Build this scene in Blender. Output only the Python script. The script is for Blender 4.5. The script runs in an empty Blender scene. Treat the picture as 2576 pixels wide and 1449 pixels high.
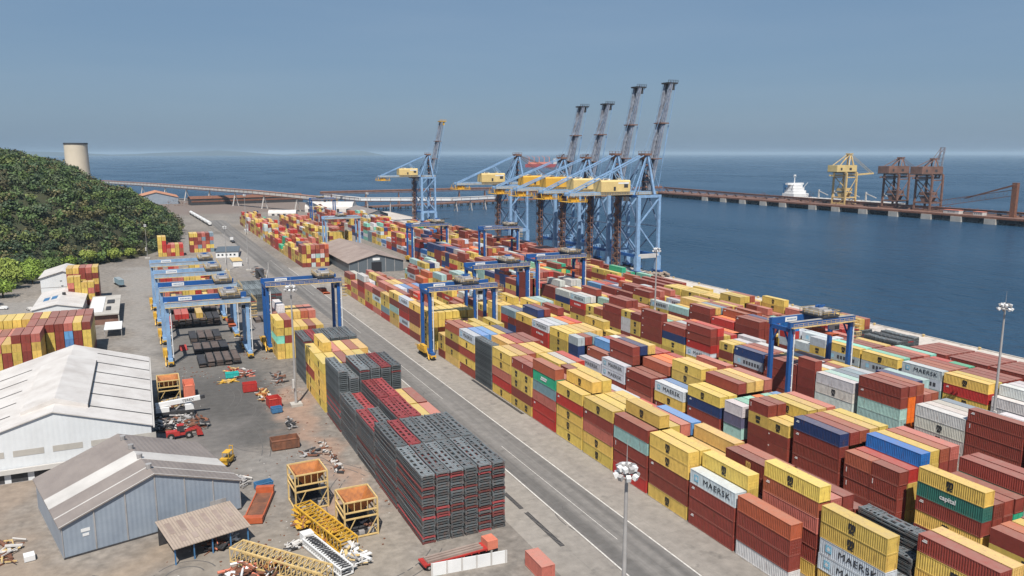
import bpy, bmesh, math, random
from mathutils import Vector, Matrix
C = bpy.context.scene.collection
SC = bpy.context.scene
R = math.radians
# ---------------------------------------------------------------- camera
CAM_H = 68.0
cam_d = bpy.data.cameras.new('camera'); cam = bpy.data.objects.new('camera', cam_d); C.objects.link(cam)
cam_d.sensor_width = 36.0; cam_d.lens = 1972.0 / 2576.0 * 36.0
cam_d.clip_start = 1.0; cam_d.clip_end = 90000.0
cam.location = (0, 0, CAM_H)
cam.rotation_euler = (R(90 - 9.754), 0, R(-25.234))
SC.camera = cam
# ---------------------------------------------------------------- sky, sun, exposure
SUN_EL = R(56.0); SUN_DIR = Vector((0.27, 0.62, -1.0)).normalized()   # the way the light travels
az_to_sun = math.atan2(-SUN_DIR.x, -SUN_DIR.y)
w = bpy.data.worlds.new('World'); SC.world = w; w.use_nodes = True
nt = w.node_tree; nt.nodes.clear()
sky = nt.nodes.new('ShaderNodeTexSky'); sky.sky_type = 'NISHITA'; sky.sun_disc = False
sky.sun_elevation = SUN_EL; sky.sun_rotation = az_to_sun
sky.altitude = 60; sky.air_density = 1.0; sky.dust_density = 1.2; sky.ozone_density = 2.5
bg = nt.nodes.new('ShaderNodeBackground'); bg.inputs['Strength'].default_value = 0.055
wo = nt.nodes.new('ShaderNodeOutputWorld')
# thin high cloud veil and a calmer, greyer blue
hs = nt.nodes.new('ShaderNodeMixRGB'); hs.blend_type = 'MIX'; hs.inputs['Fac'].default_value = 0.62
hs.inputs['Color2'].default_value = (2.7, 4.5, 7.0, 1)
tc = nt.nodes.new('ShaderNodeTexCoord'); mp = nt.nodes.new('ShaderNodeMapping'); mp.inputs['Scale'].default_value = (1.2, 1.2, 9.0)
nz = nt.nodes.new('ShaderNodeTexNoise'); nz.inputs['Scale'].default_value = 2.2; nz.inputs['Detail'].default_value = 5
cr = nt.nodes.new('ShaderNodeMapRange'); cr.inputs[1].default_value = 0.35; cr.inputs[2].default_value = 0.8; cr.inputs[3].default_value = 0.0; cr.inputs[4].default_value = 0.12
cm = nt.nodes.new('ShaderNodeMixRGB'); cm.inputs['Color2'].default_value = (6.2, 7.3, 8.6, 1)
L = nt.links.new
L(sky.outputs[0], hs.inputs['Color1']); L(tc.outputs['Generated'], mp.inputs[0]); L(mp.outputs[0], nz.inputs['Vector'])
L(nz.outputs['Fac'], cr.inputs[0]); L(cr.outputs[0], cm.inputs['Fac']); L(hs.outputs[0], cm.inputs['Color1'])
L(cm.outputs[0], bg.inputs[0]); L(bg.outputs[0], wo.inputs[0])
sd = bpy.data.lights.new('sun', 'SUN'); sd.energy = 5.0; sd.angle = R(0.5); sd.color = (1.0, 0.93, 0.83)
sun = bpy.data.objects.new('sun', sd); C.objects.link(sun)
sun.rotation_euler = SUN_DIR.to_track_quat('-Z', 'Y').to_euler(); sun.location = (-60, -140, 300)
vs = SC.view_settings; vs.view_transform = 'Standard'; vs.look = 'None'; vs.exposure = 0.38; vs.gamma = 1.0
SC.render.engine = 'CYCLES'
SC.cycles.volume_bounces = 0; SC.cycles.max_bounces = 6

# ---------------------------------------------------------------- materials
def new_mat(name):
    m = bpy.data.materials.new(name); m.use_nodes = True
    return m, m.node_tree.nodes, m.node_tree.links, m.node_tree.nodes['Principled BSDF']
def mat(name, col, rough=0.6, metal=0.0, var=0.25, scale=0.6, col2=None, bump=0.0, bscale=4.0, spec=0.4):
    """paint or mineral surface: base colour mottled by two noises (dirt, fading), optional bump"""
    m, n, l, b = new_mat(name)
    b.inputs['Roughness'].default_value = rough; b.inputs['Metallic'].default_value = metal
    b.inputs['Specular IOR Level'].default_value = spec
    tc = n.new('ShaderNodeTexCoord'); nz = n.new('ShaderNodeTexNoise'); nz.inputs['Scale'].default_value = scale; nz.inputs['Detail'].default_value = 7; nz.inputs['Roughness'].default_value = 0.65
    l.new(tc.outputs['Object'], nz.inputs['Vector'])
    mr = n.new('ShaderNodeMapRange'); mr.inputs[1].default_value = 0.35; mr.inputs[2].default_value = 0.68
    l.new(nz.outputs['Fac'], mr.inputs[0])
    mx = n.new('ShaderNodeMixRGB'); mx.inputs['Color1'].default_value = (*col, 1)
    c2 = col2 if col2 else tuple(c * (1 - var * 1.6) for c in col)
    mx.inputs['Color2'].default_value = (*c2, 1); l.new(mr.outputs[0], mx.inputs['Fac']); l.new(mx.outputs[0], b.inputs['Base Color'])
    if bump:
        n2 = n.new('ShaderNodeTexNoise'); n2.inputs['Scale'].default_value = bscale; n2.inputs['Detail'].default_value = 6
        l.new(tc.outputs['Object'], n2.inputs['Vector'])
        bp = n.new('ShaderNodeBump'); bp.inputs['Strength'].default_value = bump; bp.inputs['Distance'].default_value = 0.1
        l.new(n2.outputs['Fac'], bp.inputs['Height']); l.new(bp.outputs[0], b.inputs['Normal'])
    return m
def paint_mat(name, use_attr):
    """container paint: colour from the object (or the mesh attribute), dusty on top with sunlit paleness painted in, rust specks"""
    m, n, l, b = new_mat(name)
    b.inputs['Roughness'].default_value = 0.55; b.inputs['Specular IOR Level'].default_value = 0.35
    if use_attr:
        s = n.new('ShaderNodeVertexColor'); s.layer_name = 'col'; src = s.outputs[0]; fac = None
    else:
        s = n.new('ShaderNodeObjectInfo'); src = s.outputs['Color']; fac = s.outputs['Random']
    g = n.new('ShaderNodeNewGeometry'); tc = n.new('ShaderNodeTexCoord')
    nz = n.new('ShaderNodeTexNoise'); nz.inputs['Scale'].default_value = 0.8; nz.inputs['Detail'].default_value = 6; nz.inputs['Roughness'].default_value = 0.7
    l.new(g.outputs['Position'], nz.inputs['Vector'])
    mr = n.new('ShaderNodeMapRange'); mr.inputs[1].default_value = 0.3; mr.inputs[2].default_value = 0.75; mr.inputs[3].default_value = 1.12; mr.inputs[4].default_value = 0.78
    l.new(nz.outputs['Fac'], mr.inputs[0])
    hv = n.new('ShaderNodeHueSaturation'); l.new(src, hv.inputs['Color']); l.new(mr.outputs[0], hv.inputs['Value'])
    # rust specks
    n2 = n.new('ShaderNodeTexNoise'); n2.inputs['Scale'].default_value = 2.2; n2.inputs['Detail'].default_value = 8
    mpz = n.new('ShaderNodeMapping'); mpz.inputs['Scale'].default_value = (1, 1, .22); l.new(g.outputs['Position'], mpz.inputs[0]); l.new(mpz.outputs[0], n2.inputs['Vector'])
    r2 = n.new('ShaderNodeMapRange'); r2.inputs[1].default_value = 0.58; r2.inputs[2].default_value = 0.72; r2.inputs[4].default_value = 0.5
    l.new(n2.outputs['Fac'], r2.inputs[0])
    mx = n.new('ShaderNodeMixRGB'); mx.inputs['Color2'].default_value = (0.13, 0.055, 0.03, 1)
    l.new(r2.outputs[0], mx.inputs['Fac']); l.new(hv.outputs[0], mx.inputs['Color1'])
    # roof dust tone, also painting in the pale sunlit sheen of upward faces
    sp = n.new('ShaderNodeSeparateXYZ'); l.new(g.outputs['Normal'], sp.inputs[0])
    rz = n.new('ShaderNodeMapRange'); rz.inputs[1].default_value = 0.6; rz.inputs[2].default_value = 0.95; rz.inputs[4].default_value = 0.2
    l.new(sp.outputs['Z'], rz.inputs[0])
    ml = n.new('ShaderNodeMath'); ml.operation = 'MULTIPLY'; l.new(rz.outputs[0], ml.inputs[0])
    mr3 = n.new('ShaderNodeMapRange'); mr3.inputs[1].default_value = 0.3; mr3.inputs[2].default_value = 0.7; mr3.inputs[3].default_value = 0.6; mr3.inputs[4].default_value = 1.3
    l.new(nz.outputs['Fac'], mr3.inputs[0]); l.new(mr3.outputs[0], ml.inputs[1])
    m3 = n.new('ShaderNodeMixRGB'); m3.inputs['Color2'].default_value = (0.60, 0.50, 0.42, 1)
    l.new(ml.outputs[0], m3.inputs['Fac']); l.new(mx.outputs[0], m3.inputs['Color1']); l.new(m3.outputs[0], b.inputs['Base Color'])
    return m
M = {}
M['paint'] = paint_mat('container_paint', False)
M['paint_attr'] = paint_mat('container_paint_far', True)
M['black'] = mat('lettering_black', (0.02, 0.02, 0.025), 0.6, var=0.1)
M['white_let'] = mat('lettering_white', (0.75, 0.75, 0.75), 0.6, var=0.1)
M['yellow_let'] = mat('lettering_yellow', (0.7, 0.45, 0.12), 0.6, var=0.1)
M['emblem'] = mat('emblem_light_blue', (0.20, 0.50, 0.68), 0.5, var=0.1)
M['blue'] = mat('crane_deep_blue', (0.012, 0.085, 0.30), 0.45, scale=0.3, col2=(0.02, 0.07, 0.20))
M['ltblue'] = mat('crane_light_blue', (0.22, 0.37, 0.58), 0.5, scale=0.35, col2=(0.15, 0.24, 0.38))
M['boomgrey'] = mat('boom_mottled_grey', (0.25, 0.29, 0.36), 0.6, var=0.3, scale=0.3, col2=(0.14, 0.14, 0.16))  # blue-grey mottled with a darker grey
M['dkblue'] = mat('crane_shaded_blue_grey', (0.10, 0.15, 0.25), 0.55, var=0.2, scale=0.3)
M['cream'] = mat('cream_yellow_steel', (0.62, 0.45, 0.20), 0.55, var=0.2, scale=0.5)
M['yellow'] = mat('machine_yellow', (0.62, 0.36, 0.04), 0.5, var=0.2, scale=0.5)
M['house'] = mat('machinery_house_yellow', (0.66, 0.50, 0.22), 0.5, var=0.15, scale=0.2)
M['house2'] = mat('machinery_house_amber', (0.66, 0.38, 0.06), 0.5, var=0.15, scale=0.2)
M['white'] = mat('white_paint', (0.68, 0.69, 0.70), 0.5, var=0.08, scale=0.2)
M['offwhite'] = mat('weathered_white', (0.52, 0.505, 0.49), 0.6, var=0.15, scale=0.15)
M['rust'] = mat('rusty_steel', (0.22, 0.09, 0.05), 0.8, var=0.3, scale=0.6, col2=(0.10, 0.05, 0.035), bump=0.2)
M['orust'] = mat('orange_rust_plate', (0.42, 0.155, 0.04), 0.7, scale=0.8, col2=(0.20, 0.075, 0.03))
M['brownst'] = mat('brown_painted_steel', (0.22, 0.12, 0.09), 0.7, var=0.3, scale=0.2)
M['dark'] = mat('dark_steel', (0.05, 0.05, 0.055), 0.6, var=0.3, scale=0.8)
M['tyre'] = mat('rubber', (0.02, 0.02, 0.02), 0.8, var=0.1)
M['glass'] = mat('dark_glass', (0.03, 0.04, 0.05), 0.1, var=0.05)
M['galv'] = mat('galvanised_steel', (0.36, 0.35, 0.35), 0.45, var=0.2, scale=0.3)
M['redp'] = mat('red_paint', (0.42, 0.04, 0.035), 0.5, var=0.2)
M['orange'] = mat('orange_paint', (0.46, 0.11, 0.045), 0.5, var=0.2)
M['coral'] = mat('faded_coral_paint', (0.62, 0.20, 0.13), 0.6, var=0.15)
M['teal'] = mat('teal_paint', (0.03, 0.42, 0.40), 0.5, var=0.15)
M['bluep'] = mat('blue_paint', (0.06, 0.18, 0.36), 0.5, var=0.2)
M['dustyred'] = mat('dusty_red_sheet', (0.36, 0.20, 0.15), 0.8, var=0.2, scale=0.2)
M['redtile'] = mat('orange_roof_tiles', (0.50, 0.24, 0.14), 0.8, var=0.2, scale=0.2)
M['concrete'] = mat('old_concrete', (0.44, 0.42, 0.39), 0.85, var=0.18, scale=0.15, bump=0.15)
M['silo'] = mat('silo_concrete', (0.56, 0.50, 0.40), 0.85, var=0.07, scale=0.05)
M['rackgrey'] = None

def rack_mat():
    m, n, l, b = new_mat('flat_rack_paint')
    b.inputs['Roughness'].default_value = 0.6
    o = n.new('ShaderNodeObjectInfo'); g = n.new('ShaderNodeNewGeometry')
    nz = n.new('ShaderNodeTexNoise'); nz.inputs['Scale'].default_value = 1.4; nz.inputs['Detail'].default_value = 6
    l.new(g.outputs['Position'], nz.inputs['Vector'])
    mr = n.new('ShaderNodeMapRange'); mr.inputs[1].default_value = 0.45; mr.inputs[2].default_value = 0.75; mr.inputs[4].default_value = 0.6; l.new(nz.outputs['Fac'], mr.inputs[0])
    mx = n.new('ShaderNodeMixRGB'); mx.inputs['Color2'].default_value = (0.14, 0.07, 0.05, 1)
    l.new(mr.outputs[0], mx.inputs['Fac']); l.new(o.outputs['Color'], mx.inputs['Color1']); l.new(mx.outputs[0], b.inputs['Base Color'])
    return m
M['rack'] = rack_mat()
m, n, l, b = new_mat('flat_rack_far'); s = n.new('ShaderNodeVertexColor'); s.layer_name = 'col'; l.new(s.outputs[0], b.inputs['Base Color']); b.inputs['Roughness'].default_value = 0.65
M['rack_attr'] = m

def ribbed(name, col, rough=0.5, pitch=1.0, axis='X', strength=0.5, var=0.12, dirt=None, scale=0.1):
    """corrugated sheet: ribs as bump, faint stains running down the sheet"""
    m, n, l, b = new_mat(name); b.inputs['Roughness'].default_value = rough
    tc = n.new('ShaderNodeTexCoord'); wv = n.new('ShaderNodeTexWave'); wv.bands_direction = axis; wv.inputs['Scale'].default_value = 0.314 / pitch * 1.0
    l.new(tc.outputs['Object'], wv.inputs['Vector'])
    bp = n.new('ShaderNodeBump'); bp.inputs['Strength'].default_value = strength; bp.inputs['Distance'].default_value = 0.12
    l.new(wv.outputs['Fac'], bp.inputs['Height']); l.new(bp.outputs[0], b.inputs['Normal'])
    nz = n.new('ShaderNodeTexNoise'); nz.inputs['Scale'].default_value = scale; nz.inputs['Detail'].default_value = 8; nz.inputs['Roughness'].default_value = 0.7
    l.new(tc.outputs['Object'], nz.inputs['Vector'])
    mr = n.new('ShaderNodeMapRange'); mr.inputs[1].default_value = 0.4; mr.inputs[2].default_value = 0.7; l.new(nz.outputs['Fac'], mr.inputs[0])
    mx = n.new('ShaderNodeMixRGB'); mx.inputs['Color1'].default_value = (*col, 1)
    mx.inputs['Color2'].default_value = (*(dirt or tuple(c * (1 - var) for c in col)), 1)
    l.new(mr.outputs[0], mx.inputs['Fac']); l.new(mx.outputs[0], b.inputs['Base Color'])
    return m
M['roofwhite'] = ribbed('white_roof_sheet', (0.58, 0.56, 0.545), 0.5, 1.0, 'Y', 0.3, scale=0.14, dirt=(0.44, 0.41, 0.39))
M['roofbrown'] = ribbed('brown_grey_roof_sheet', (0.235, 0.205, 0.19), 0.6, 1.0, 'X', 0.3, dirt=(0.18, 0.155, 0.145), scale=0.15)
M['roofbrown2'] = ribbed('weathered_brown_roof', (0.30, 0.24, 0.21), 0.7, 2.0, 'Y', 0.4, dirt=(0.20, 0.15, 0.13), scale=0.12)
M['bluewall'] = ribbed('slate_blue_cladding', (0.255, 0.30, 0.36), 0.45, 0.8, 'X', 0.2, dirt=(0.20, 0.24, 0.30), scale=0.2)
M['greywall'] = ribbed('dark_grey_cladding', (0.10, 0.12, 0.14), 0.5, 1.0, 'X', 0.3)
M['whitewall'] = ribbed('white_wall_sheet', (0.62, 0.65, 0.68), 0.5, 1.0, 'X', 0.15, dirt=(0.52, 0.54, 0.56))
M['fibre'] = ribbed('fibre_cement_roof', (0.33, 0.27, 0.225), 0.8, 0.5, 'X', 0.5, dirt=(0.25, 0.20, 0.165), scale=0.3)

# ---------------------------------------------------------------- helpers
def tag(o, label=None, cat=None, group=None, kind=None):
    if label: o['label'] = label
    if cat: o['category'] = cat
    if group: o['group'] = group
    if kind: o['kind'] = kind
    return o
def empty(name, loc, rz=0.0, label=None, cat=None, group=None):
    o = bpy.data.objects.new(name, None); C.objects.link(o); o.location = loc; o.rotation_euler = (0, 0, rz)
    o.empty_display_size = 1.0
    return tag(o, label, cat, group)
class MB:
    def __init__(s): s.v = []; s.f = []
    def quad(s, *p):
        i = len(s.v); s.v += [tuple(q) for q in p]; s.f.append(tuple(range(i, i + len(p)))); return s
    def box(s, x0, x1, y0, y1, z0, z1):
        i = len(s.v); s.v += [(x, y, z) for z in (z0, z1) for y in (y0, y1) for x in (x0, x1)]
        s.f += [(i, i+2, i+3, i+1), (i+4, i+5, i+7, i+6), (i, i+1, i+5, i+4), (i+1, i+3, i+7, i+5), (i+3, i+2, i+6, i+7), (i+2, i, i+4, i+6)]
        return s
    def beam(s, p, q, w, h=None):
        p = Vector(p); q = Vector(q); d = (q - p)
        if d.length < 1e-5: return s
        d.normalize(); h = h or w
        up = Vector((0, 0, 1)) if abs(d.z) < 0.95 else Vector((0, 1, 0))
        a = d.cross(up).normalized() * (w / 2); b_ = a.normalized().cross(d).normalized() * (h / 2)
        i = len(s.v)
        for c in (p, q):
            for u, v in ((-1, -1), (1, -1), (1, 1), (-1, 1)): s.v.append(tuple(c + a * u + b_ * v))
        s.f += [(i, i+1, i+2, i+3), (i+7, i+6, i+5, i+4)]
        for k in range(4):
            j = (k + 1) % 4; s.f.append((i+k, i+4+k, i+4+j, i+j))
        return s
    def cyl(s, p, q, r0, r1=None, n=10):
        p = Vector(p); q = Vector(q); d = (q - p).normalized(); r1 = r0 if r1 is None else r1
        up = Vector((0, 0, 1)) if abs(d.z) < 0.95 else Vector((0, 1, 0))
        a = d.cross(up).normalized(); b_ = a.cross(d).normalized(); i = len(s.v)
        for c, r in ((p, r0), (q, r1)):
            for k in range(n):
                t = 2 * math.pi * k / n; s.v.append(tuple(c + a * (r * math.cos(t)) + b_ * (r * math.sin(t))))
        for k in range(n):
            j = (k + 1) % n; s.f.append((i+k, i+n+k, i+n+j, i+j))
        s.f.append(tuple(i + k for k in range(n))); s.f.append(tuple(i + n + k for k in reversed(range(n))))
        return s
    def prism(s, prof, axis, a0, a1):
        """closed profile (list of 2-tuples) swept along 'x' or 'y'"""
        i = len(s.v); k = len(prof)
        for a in (a0, a1):
            for (u, z) in prof: s.v.append((a, u, z) if axis == 'x' else (u, a, z))
        s.f.append(tuple(i + j for j in range(k))); s.f.append(tuple(i + k + j for j in reversed(range(k))))
        for j in range(k):
            jj = (j + 1) % k; s.f.append((i+j, i+k+j, i+k+jj, i+jj))
        return s
    def mesh(s, name, m, smooth=False):
        me = bpy.data.meshes.new(name); me.from_pydata(s.v, [], s.f)
        bm = bmesh.new(); bm.from_mesh(me); bmesh.ops.recalc_face_normals(bm, faces=bm.faces); bm.to_mesh(me); bm.free()
        if m: me.materials.append(m)
        if smooth:
            for p in me.polygons: p.use_smooth = True
        return me
    def build(s, name, m, parent=None, smooth=False, loc=None):
        o = bpy.data.objects.new(name, s.mesh(name, m, smooth)); C.objects.link(o)
        if parent: o.parent = parent
        if loc: o.location = loc
        return o
def children(o): return [c for c in bpy.data.objects if c.parent == o]
def copy_tree(o, parent=None, kids=None):
    c = o.copy(); C.objects.link(c); c.parent = parent
    for ch in list(o.children): copy_tree(ch, c)
    return c
ORD = ['first','second','third','fourth','fifth','sixth','seventh','eighth','ninth','tenth','eleventh','twelfth','thirteenth','fourteenth','fifteenth','sixteenth','seventeenth','eighteenth','nineteenth','twentieth','twenty-first','twenty-second','twenty-third','twenty-fourth','twenty-fifth','twenty-sixth','twenty-seventh','twenty-eighth','twenty-ninth','thirtieth','thirty-first','thirty-second','thirty-third']

# ---------------------------------------------------------------- ground, water
def ground_mat(name, c1, c2, c3, streak=(1, 1, 1), rough=0.9, slabs=False, patches=None):
    m, n, l, b = new_mat(name); b.inputs['Roughness'].default_value = rough; b.inputs['Specular IOR Level'].default_value = 0.25
    g = n.new('ShaderNodeNewGeometry'); mp = n.new('ShaderNodeMapping'); mp.inputs['Scale'].default_value = streak; l.new(g.outputs['Position'], mp.inputs[0])
    def noise(sc, det, vec): 
        z = n.new('ShaderNodeTexNoise'); z.inputs['Scale'].default_value = sc; z.inputs['Detail'].default_value = det; z.inputs['Roughness'].default_value = 0.62; l.new(vec, z.inputs['Vector']); return z
    a = noise(0.035, 8, mp.outputs[0]); b1 = noise(0.5, 8, g.outputs['Position']); c = noise(0.011, 4, g.outputs['Position'])
    r1 = n.new('ShaderNodeMapRange'); r1.inputs[1].default_value = 0.38; r1.inputs[2].default_value = 0.62; l.new(a.outputs['Fac'], r1.inputs[0])
    r2 = n.new('ShaderNodeMapRange'); r2.inputs[1].default_value = 0.5; r2.inputs[2].default_value = 0.72; r2.inputs[4].default_value = 0.7; l.new(c.outputs['Fac'], r2.inputs[0])
    x1 = n.new('ShaderNodeMixRGB'); x1.inputs['Color1'].default_value = (*c1, 1); x1.inputs['Color2'].default_value = (*c2, 1); l.new(r1.outputs[0], x1.inputs['Fac'])
    x2 = n.new('ShaderNodeMixRGB'); x2.inputs['Color2'].default_value = (*c3, 1); l.new(r2.outputs[0], x2.inputs['Fac']); l.new(x1.outputs[0], x2.inputs['Color1'])
    r3 = n.new('ShaderNodeMapRange'); r3.inputs[1].default_value = 0.3; r3.inputs[2].default_value = 0.7; r3.inputs[3].default_value = 0.82; r3.inputs[4].default_value = 1.14; l.new(b1.outputs['Fac'], r3.inputs[0])
    hv = n.new('ShaderNodeHueSaturation'); l.new(x2.outputs[0], hv.inputs['Color']); l.new(r3.outputs[0], hv.inputs['Value'])
    # small dark oil spots
    sp = noise(0.22, 3, g.outputs['Position']); r4 = n.new('ShaderNodeMapRange'); r4.inputs[1].default_value = 0.60; r4.inputs[2].default_value = 0.72; r4.inputs[4].default_value = 0.6; l.new(sp.outputs['Fac'], r4.inputs[0])
    x3 = n.new('ShaderNodeMixRGB'); x3.inputs['Color2'].default_value = (0.10, 0.095, 0.09, 1); l.new(r4.outputs[0], x3.inputs['Fac']); l.new(hv.outputs[0], x3.inputs['Color1'])
    out = x3
    if slabs:
        bk = n.new('ShaderNodeTexBrick'); bk.inputs['Scale'].default_value = 1.0; bk.inputs['Brick Width'].default_value = 9.0; bk.inputs['Row Height'].default_value = 6.0; bk.inputs['Mortar Size'].default_value = 0.09; bk.offset = 0
        bk.inputs['Color1'].default_value = (1, 1, 1, 1); bk.inputs['Color2'].default_value = (0.93, 0.93, 0.93, 1); bk.inputs['Mortar'].default_value = (0.84, 0.84, 0.84, 1)
        l.new(g.outputs['Position'], bk.inputs['Vector'])
        x4 = n.new('ShaderNodeMixRGB'); x4.blend_type = 'MULTIPLY'; x4.inputs['Fac'].default_value = 0.6; l.new(x3.outputs[0], x4.inputs['Color1']); l.new(bk.outputs[0], x4.inputs['Color2']); out = x4
    # worn, stained or dusty areas with ragged edges: (cx, cy, half width, half length, soft, colour, strength)
    if patches:
        wn = n.new('ShaderNodeTexNoise'); wn.inputs['Scale'].default_value = 0.06; wn.inputs['Detail'].default_value = 5; l.new(g.outputs['Position'], wn.inputs['Vector'])
        vm = n.new('ShaderNodeVectorMath'); vm.operation = 'MULTIPLY_ADD'; vm.inputs[1].default_value = (34, 34, 0); l.new(wn.outputs['Color'], vm.inputs[0]); l.new(g.outputs['Position'], vm.inputs[2])
        sx = n.new('ShaderNodeSeparateXYZ'); l.new(vm.outputs[0], sx.inputs[0])
        def mth(op, a, b_=None):
            k = n.new('ShaderNodeMath'); k.operation = op
            l.new(a, k.inputs[0]) if not isinstance(a, (int, float)) else setattr(k.inputs[0], 'default_value', a)
            if b_ is not None: l.new(b_, k.inputs[1]) if not isinstance(b_, (int, float)) else setattr(k.inputs[1], 'default_value', b_)
            return k.outputs[0]
        for (px_, py_, hx, hy, sf, pc, ps) in patches:
            ax = mth('SUBTRACT', mth('ABSOLUTE', mth('SUBTRACT', sx.outputs['X'], px_ + 17.0)), hx); ay = mth('SUBTRACT', mth('ABSOLUTE', mth('SUBTRACT', sx.outputs['Y'], py_ + 17.0)), hy)
            d = mth('MAXIMUM', ax, ay); q = n.new('ShaderNodeMapRange'); q.interpolation_type = 'SMOOTHSTEP'; q.inputs[1].default_value = sf; q.inputs[2].default_value = -sf; q.inputs[4].default_value = ps; l.new(d, q.inputs[0])
            x5 = n.new('ShaderNodeMixRGB'); x5.inputs['Color2'].default_value = (*pc, 1); l.new(q.outputs[0], x5.inputs['Fac']); l.new(out.outputs[0], x5.inputs['Color1']); out = x5
        x6 = n.new('ShaderNodeHueSaturation'); l.new(out.outputs[0], x6.inputs['Color']); l.new(r3.outputs[0], x6.inputs['Value']); out = x6
    l.new(out.outputs[0], b.inputs['Base Color'])
    return m
PATCH = [(-2, 350, 9, 170, 6, (0.24, 0.228, 0.216), .8), (17, 300, 13, 110, 7, (0.12, 0.115, 0.11), .9), (18, 215, 11, 32, 8, (0.085, 0.082, 0.08), .95), (10, 185, 10, 22, 6, (0.16, 0.15, 0.145), .6),
         (34, 185, 4, 45, 4, (0.30, 0.20, 0.15), .75), (22, 165, 7, 12, 5, (0.20, 0.19, 0.18), .7), (-60, 120, 56, 20, 8, (0.27, 0.215, 0.165), .9), (-40, 160, 18, 30, 6, (0.25, 0.20, 0.16), .8), (22, 125, 16, 14, 8, (0.25, 0.22, 0.185), .7),
         (60, 1100, 230, 150, 25, (0.17, 0.135, 0.118), .9), (50, 600, 20, 110, 12, (0.26, 0.245, 0.235), .7), (47, 330, 14, 40, 10, (0.16, 0.15, 0.15), .75), (57, 430, 7, 60, 6, (0.20, 0.185, 0.18), .7), (-45, 395, 30, 30, 8, (0.24, 0.23, 0.22), .7)]
M['ground'] = ground_mat('yard_concrete', (0.235, 0.212, 0.19), (0.175, 0.158, 0.143), (0.12, 0.108, 0.098), (1, 0.35, 1), patches=PATCH)
M['asphalt'] = ground_mat('worn_asphalt', (0.12, 0.115, 0.112), (0.20, 0.19, 0.182), (0.10, 0.096, 0.093), (9.0, 0.10, 1))
M['pale'] = ground_mat('pale_concrete', (0.285, 0.262, 0.238), (0.22, 0.203, 0.186), (0.16, 0.148, 0.136), (2.2, 0.25, 1), slabs=True)
M['dirt'] = ground_mat('dusty_dirt', (0.36, 0.29, 0.22), (0.29, 0.235, 0.19), (0.25, 0.22, 0.18))
M['oil'] = ground_mat('dark_stained_asphalt', (0.17, 0.165, 0.16), (0.24, 0.23, 0.22), (0.13, 0.125, 0.12))
M['quay'] = ground_mat('quay_concrete', (0.50, 0.46, 0.42), (0.44, 0.40, 0.37), (0.40, 0.36, 0.33), (1, 0.4, 1))
M['reddirt'] = ground_mat('red_ore_dust_ground', (0.33, 0.24, 0.20), (0.26, 0.17, 0.13), (0.18, 0.12, 0.10))

QX = 264.0
def flat(name, pts, z, m, kind='structure', thick=0):
    b = MB()
    if thick:
        k = len(pts); i = 0
        b.v = [(x, y, z - thick) for x, y in pts] + [(x, y, z) for x, y in pts]
        b.f = [tuple(range(k))[::-1], tuple(range(k, 2 * k))] + [(j, (j + 1) % k, k + (j + 1) % k, k + j) for j in range(k)]
    else: b.quad(*[(x, y, z) for x, y in pts])
    o = b.build(name, m); tag(o, kind=kind); return o
# terminal ground: one slab standing 3 m out of the water
flat('ground', [(-3000, -300), (QX, -300), (QX, 905), (232, 935), (246, 1000), (205, 1130), (150, 1240), (20, 1330), (-160, 1480), (-600, 1900), (-3000, 2600)], 0, M['ground'], thick=9)
flat('road', [(67, -100), (78.6, -100), (78.2, 300), (77.5, 480), (76, 860), (60, 860), (64, 480), (68, 300)], 0.008, M['asphalt'])
flat('crane_lane', [(78.8, -100), (88.0, -100), (88.0, 480), (77.7, 480), (78.4, 300)], 0.004, M['pale'])
flat('yard_paving', [(57.6, -100), (66.8, -100), (67.8, 300), (57.6, 300)], 0.004, M['pale'])
flat('quay_apron', [(236, -100), (263.4, -100), (263.4, 905), (236, 905)], 0.004, M['quay'])

# water
m, n, l, b = new_mat('sea_water'); b.inputs['Base Color'].default_value = (0.018, 0.055, 0.10, 1); b.inputs['Roughness'].default_value = 0.22
b.inputs['IOR'].default_value = 1.33; b.inputs['Specular IOR Level'].default_value = 0.22
g = n.new('ShaderNodeNewGeometry'); mp = n.new('ShaderNodeMapping'); mp.inputs['Rotation'].default_value = (0, 0, 0.5); mp.inputs['Scale'].default_value = (1, 0.45, 1); l.new(g.outputs['Position'], mp.inputs[0])
n1 = n.new('ShaderNodeTexNoise'); n1.inputs['Scale'].default_value = 0.24; n1.inputs['Detail'].default_value = 8; n1.inputs['Roughness'].default_value = 0.6; l.new(mp.outputs[0], n1.inputs['Vector'])
n2 = n.new('ShaderNodeTexNoise'); n2.inputs['Scale'].default_value = 0.006; n2.inputs['Detail'].default_value = 4; l.new(mp.outputs[0], n2.inputs['Vector'])
bp = n.new('ShaderNodeBump'); bp.inputs['Strength'].default_value = 1.0; bp.inputs['Distance'].default_value = 3.4
n3 = n.new('ShaderNodeTexNoise'); n3.inputs['Scale'].default_value = 0.085; n3.inputs['Detail'].default_value = 3; n3.inputs['Distortion'].default_value = .6; l.new(mp.outputs[0], n3.inputs['Vector'])
bp3 = n.new('ShaderNodeBump'); bp3.inputs['Strength'].default_value = 1.0; bp3.inputs['Distance'].default_value = 4.5; l.new(n3.outputs['Fac'], bp3.inputs['Height']); l.new(bp3.outputs[0], bp.inputs['Normal'])
l.new(n1.outputs['Fac'], bp.inputs['Height']); l.new(bp.outputs[0], b.inputs['Normal'])
mr = n.new('ShaderNodeMapRange'); mr.inputs[1].default_value = 0.4; mr.inputs[2].default_value = 0.65; l.new(n2.outputs['Fac'], mr.inputs[0])
mx = n.new('ShaderNodeMixRGB'); mx.inputs['Color1'].default_value = (0.020, 0.058, 0.112, 1); mx.inputs['Color2'].default_value = (0.013, 0.044, 0.088, 1)
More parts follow.
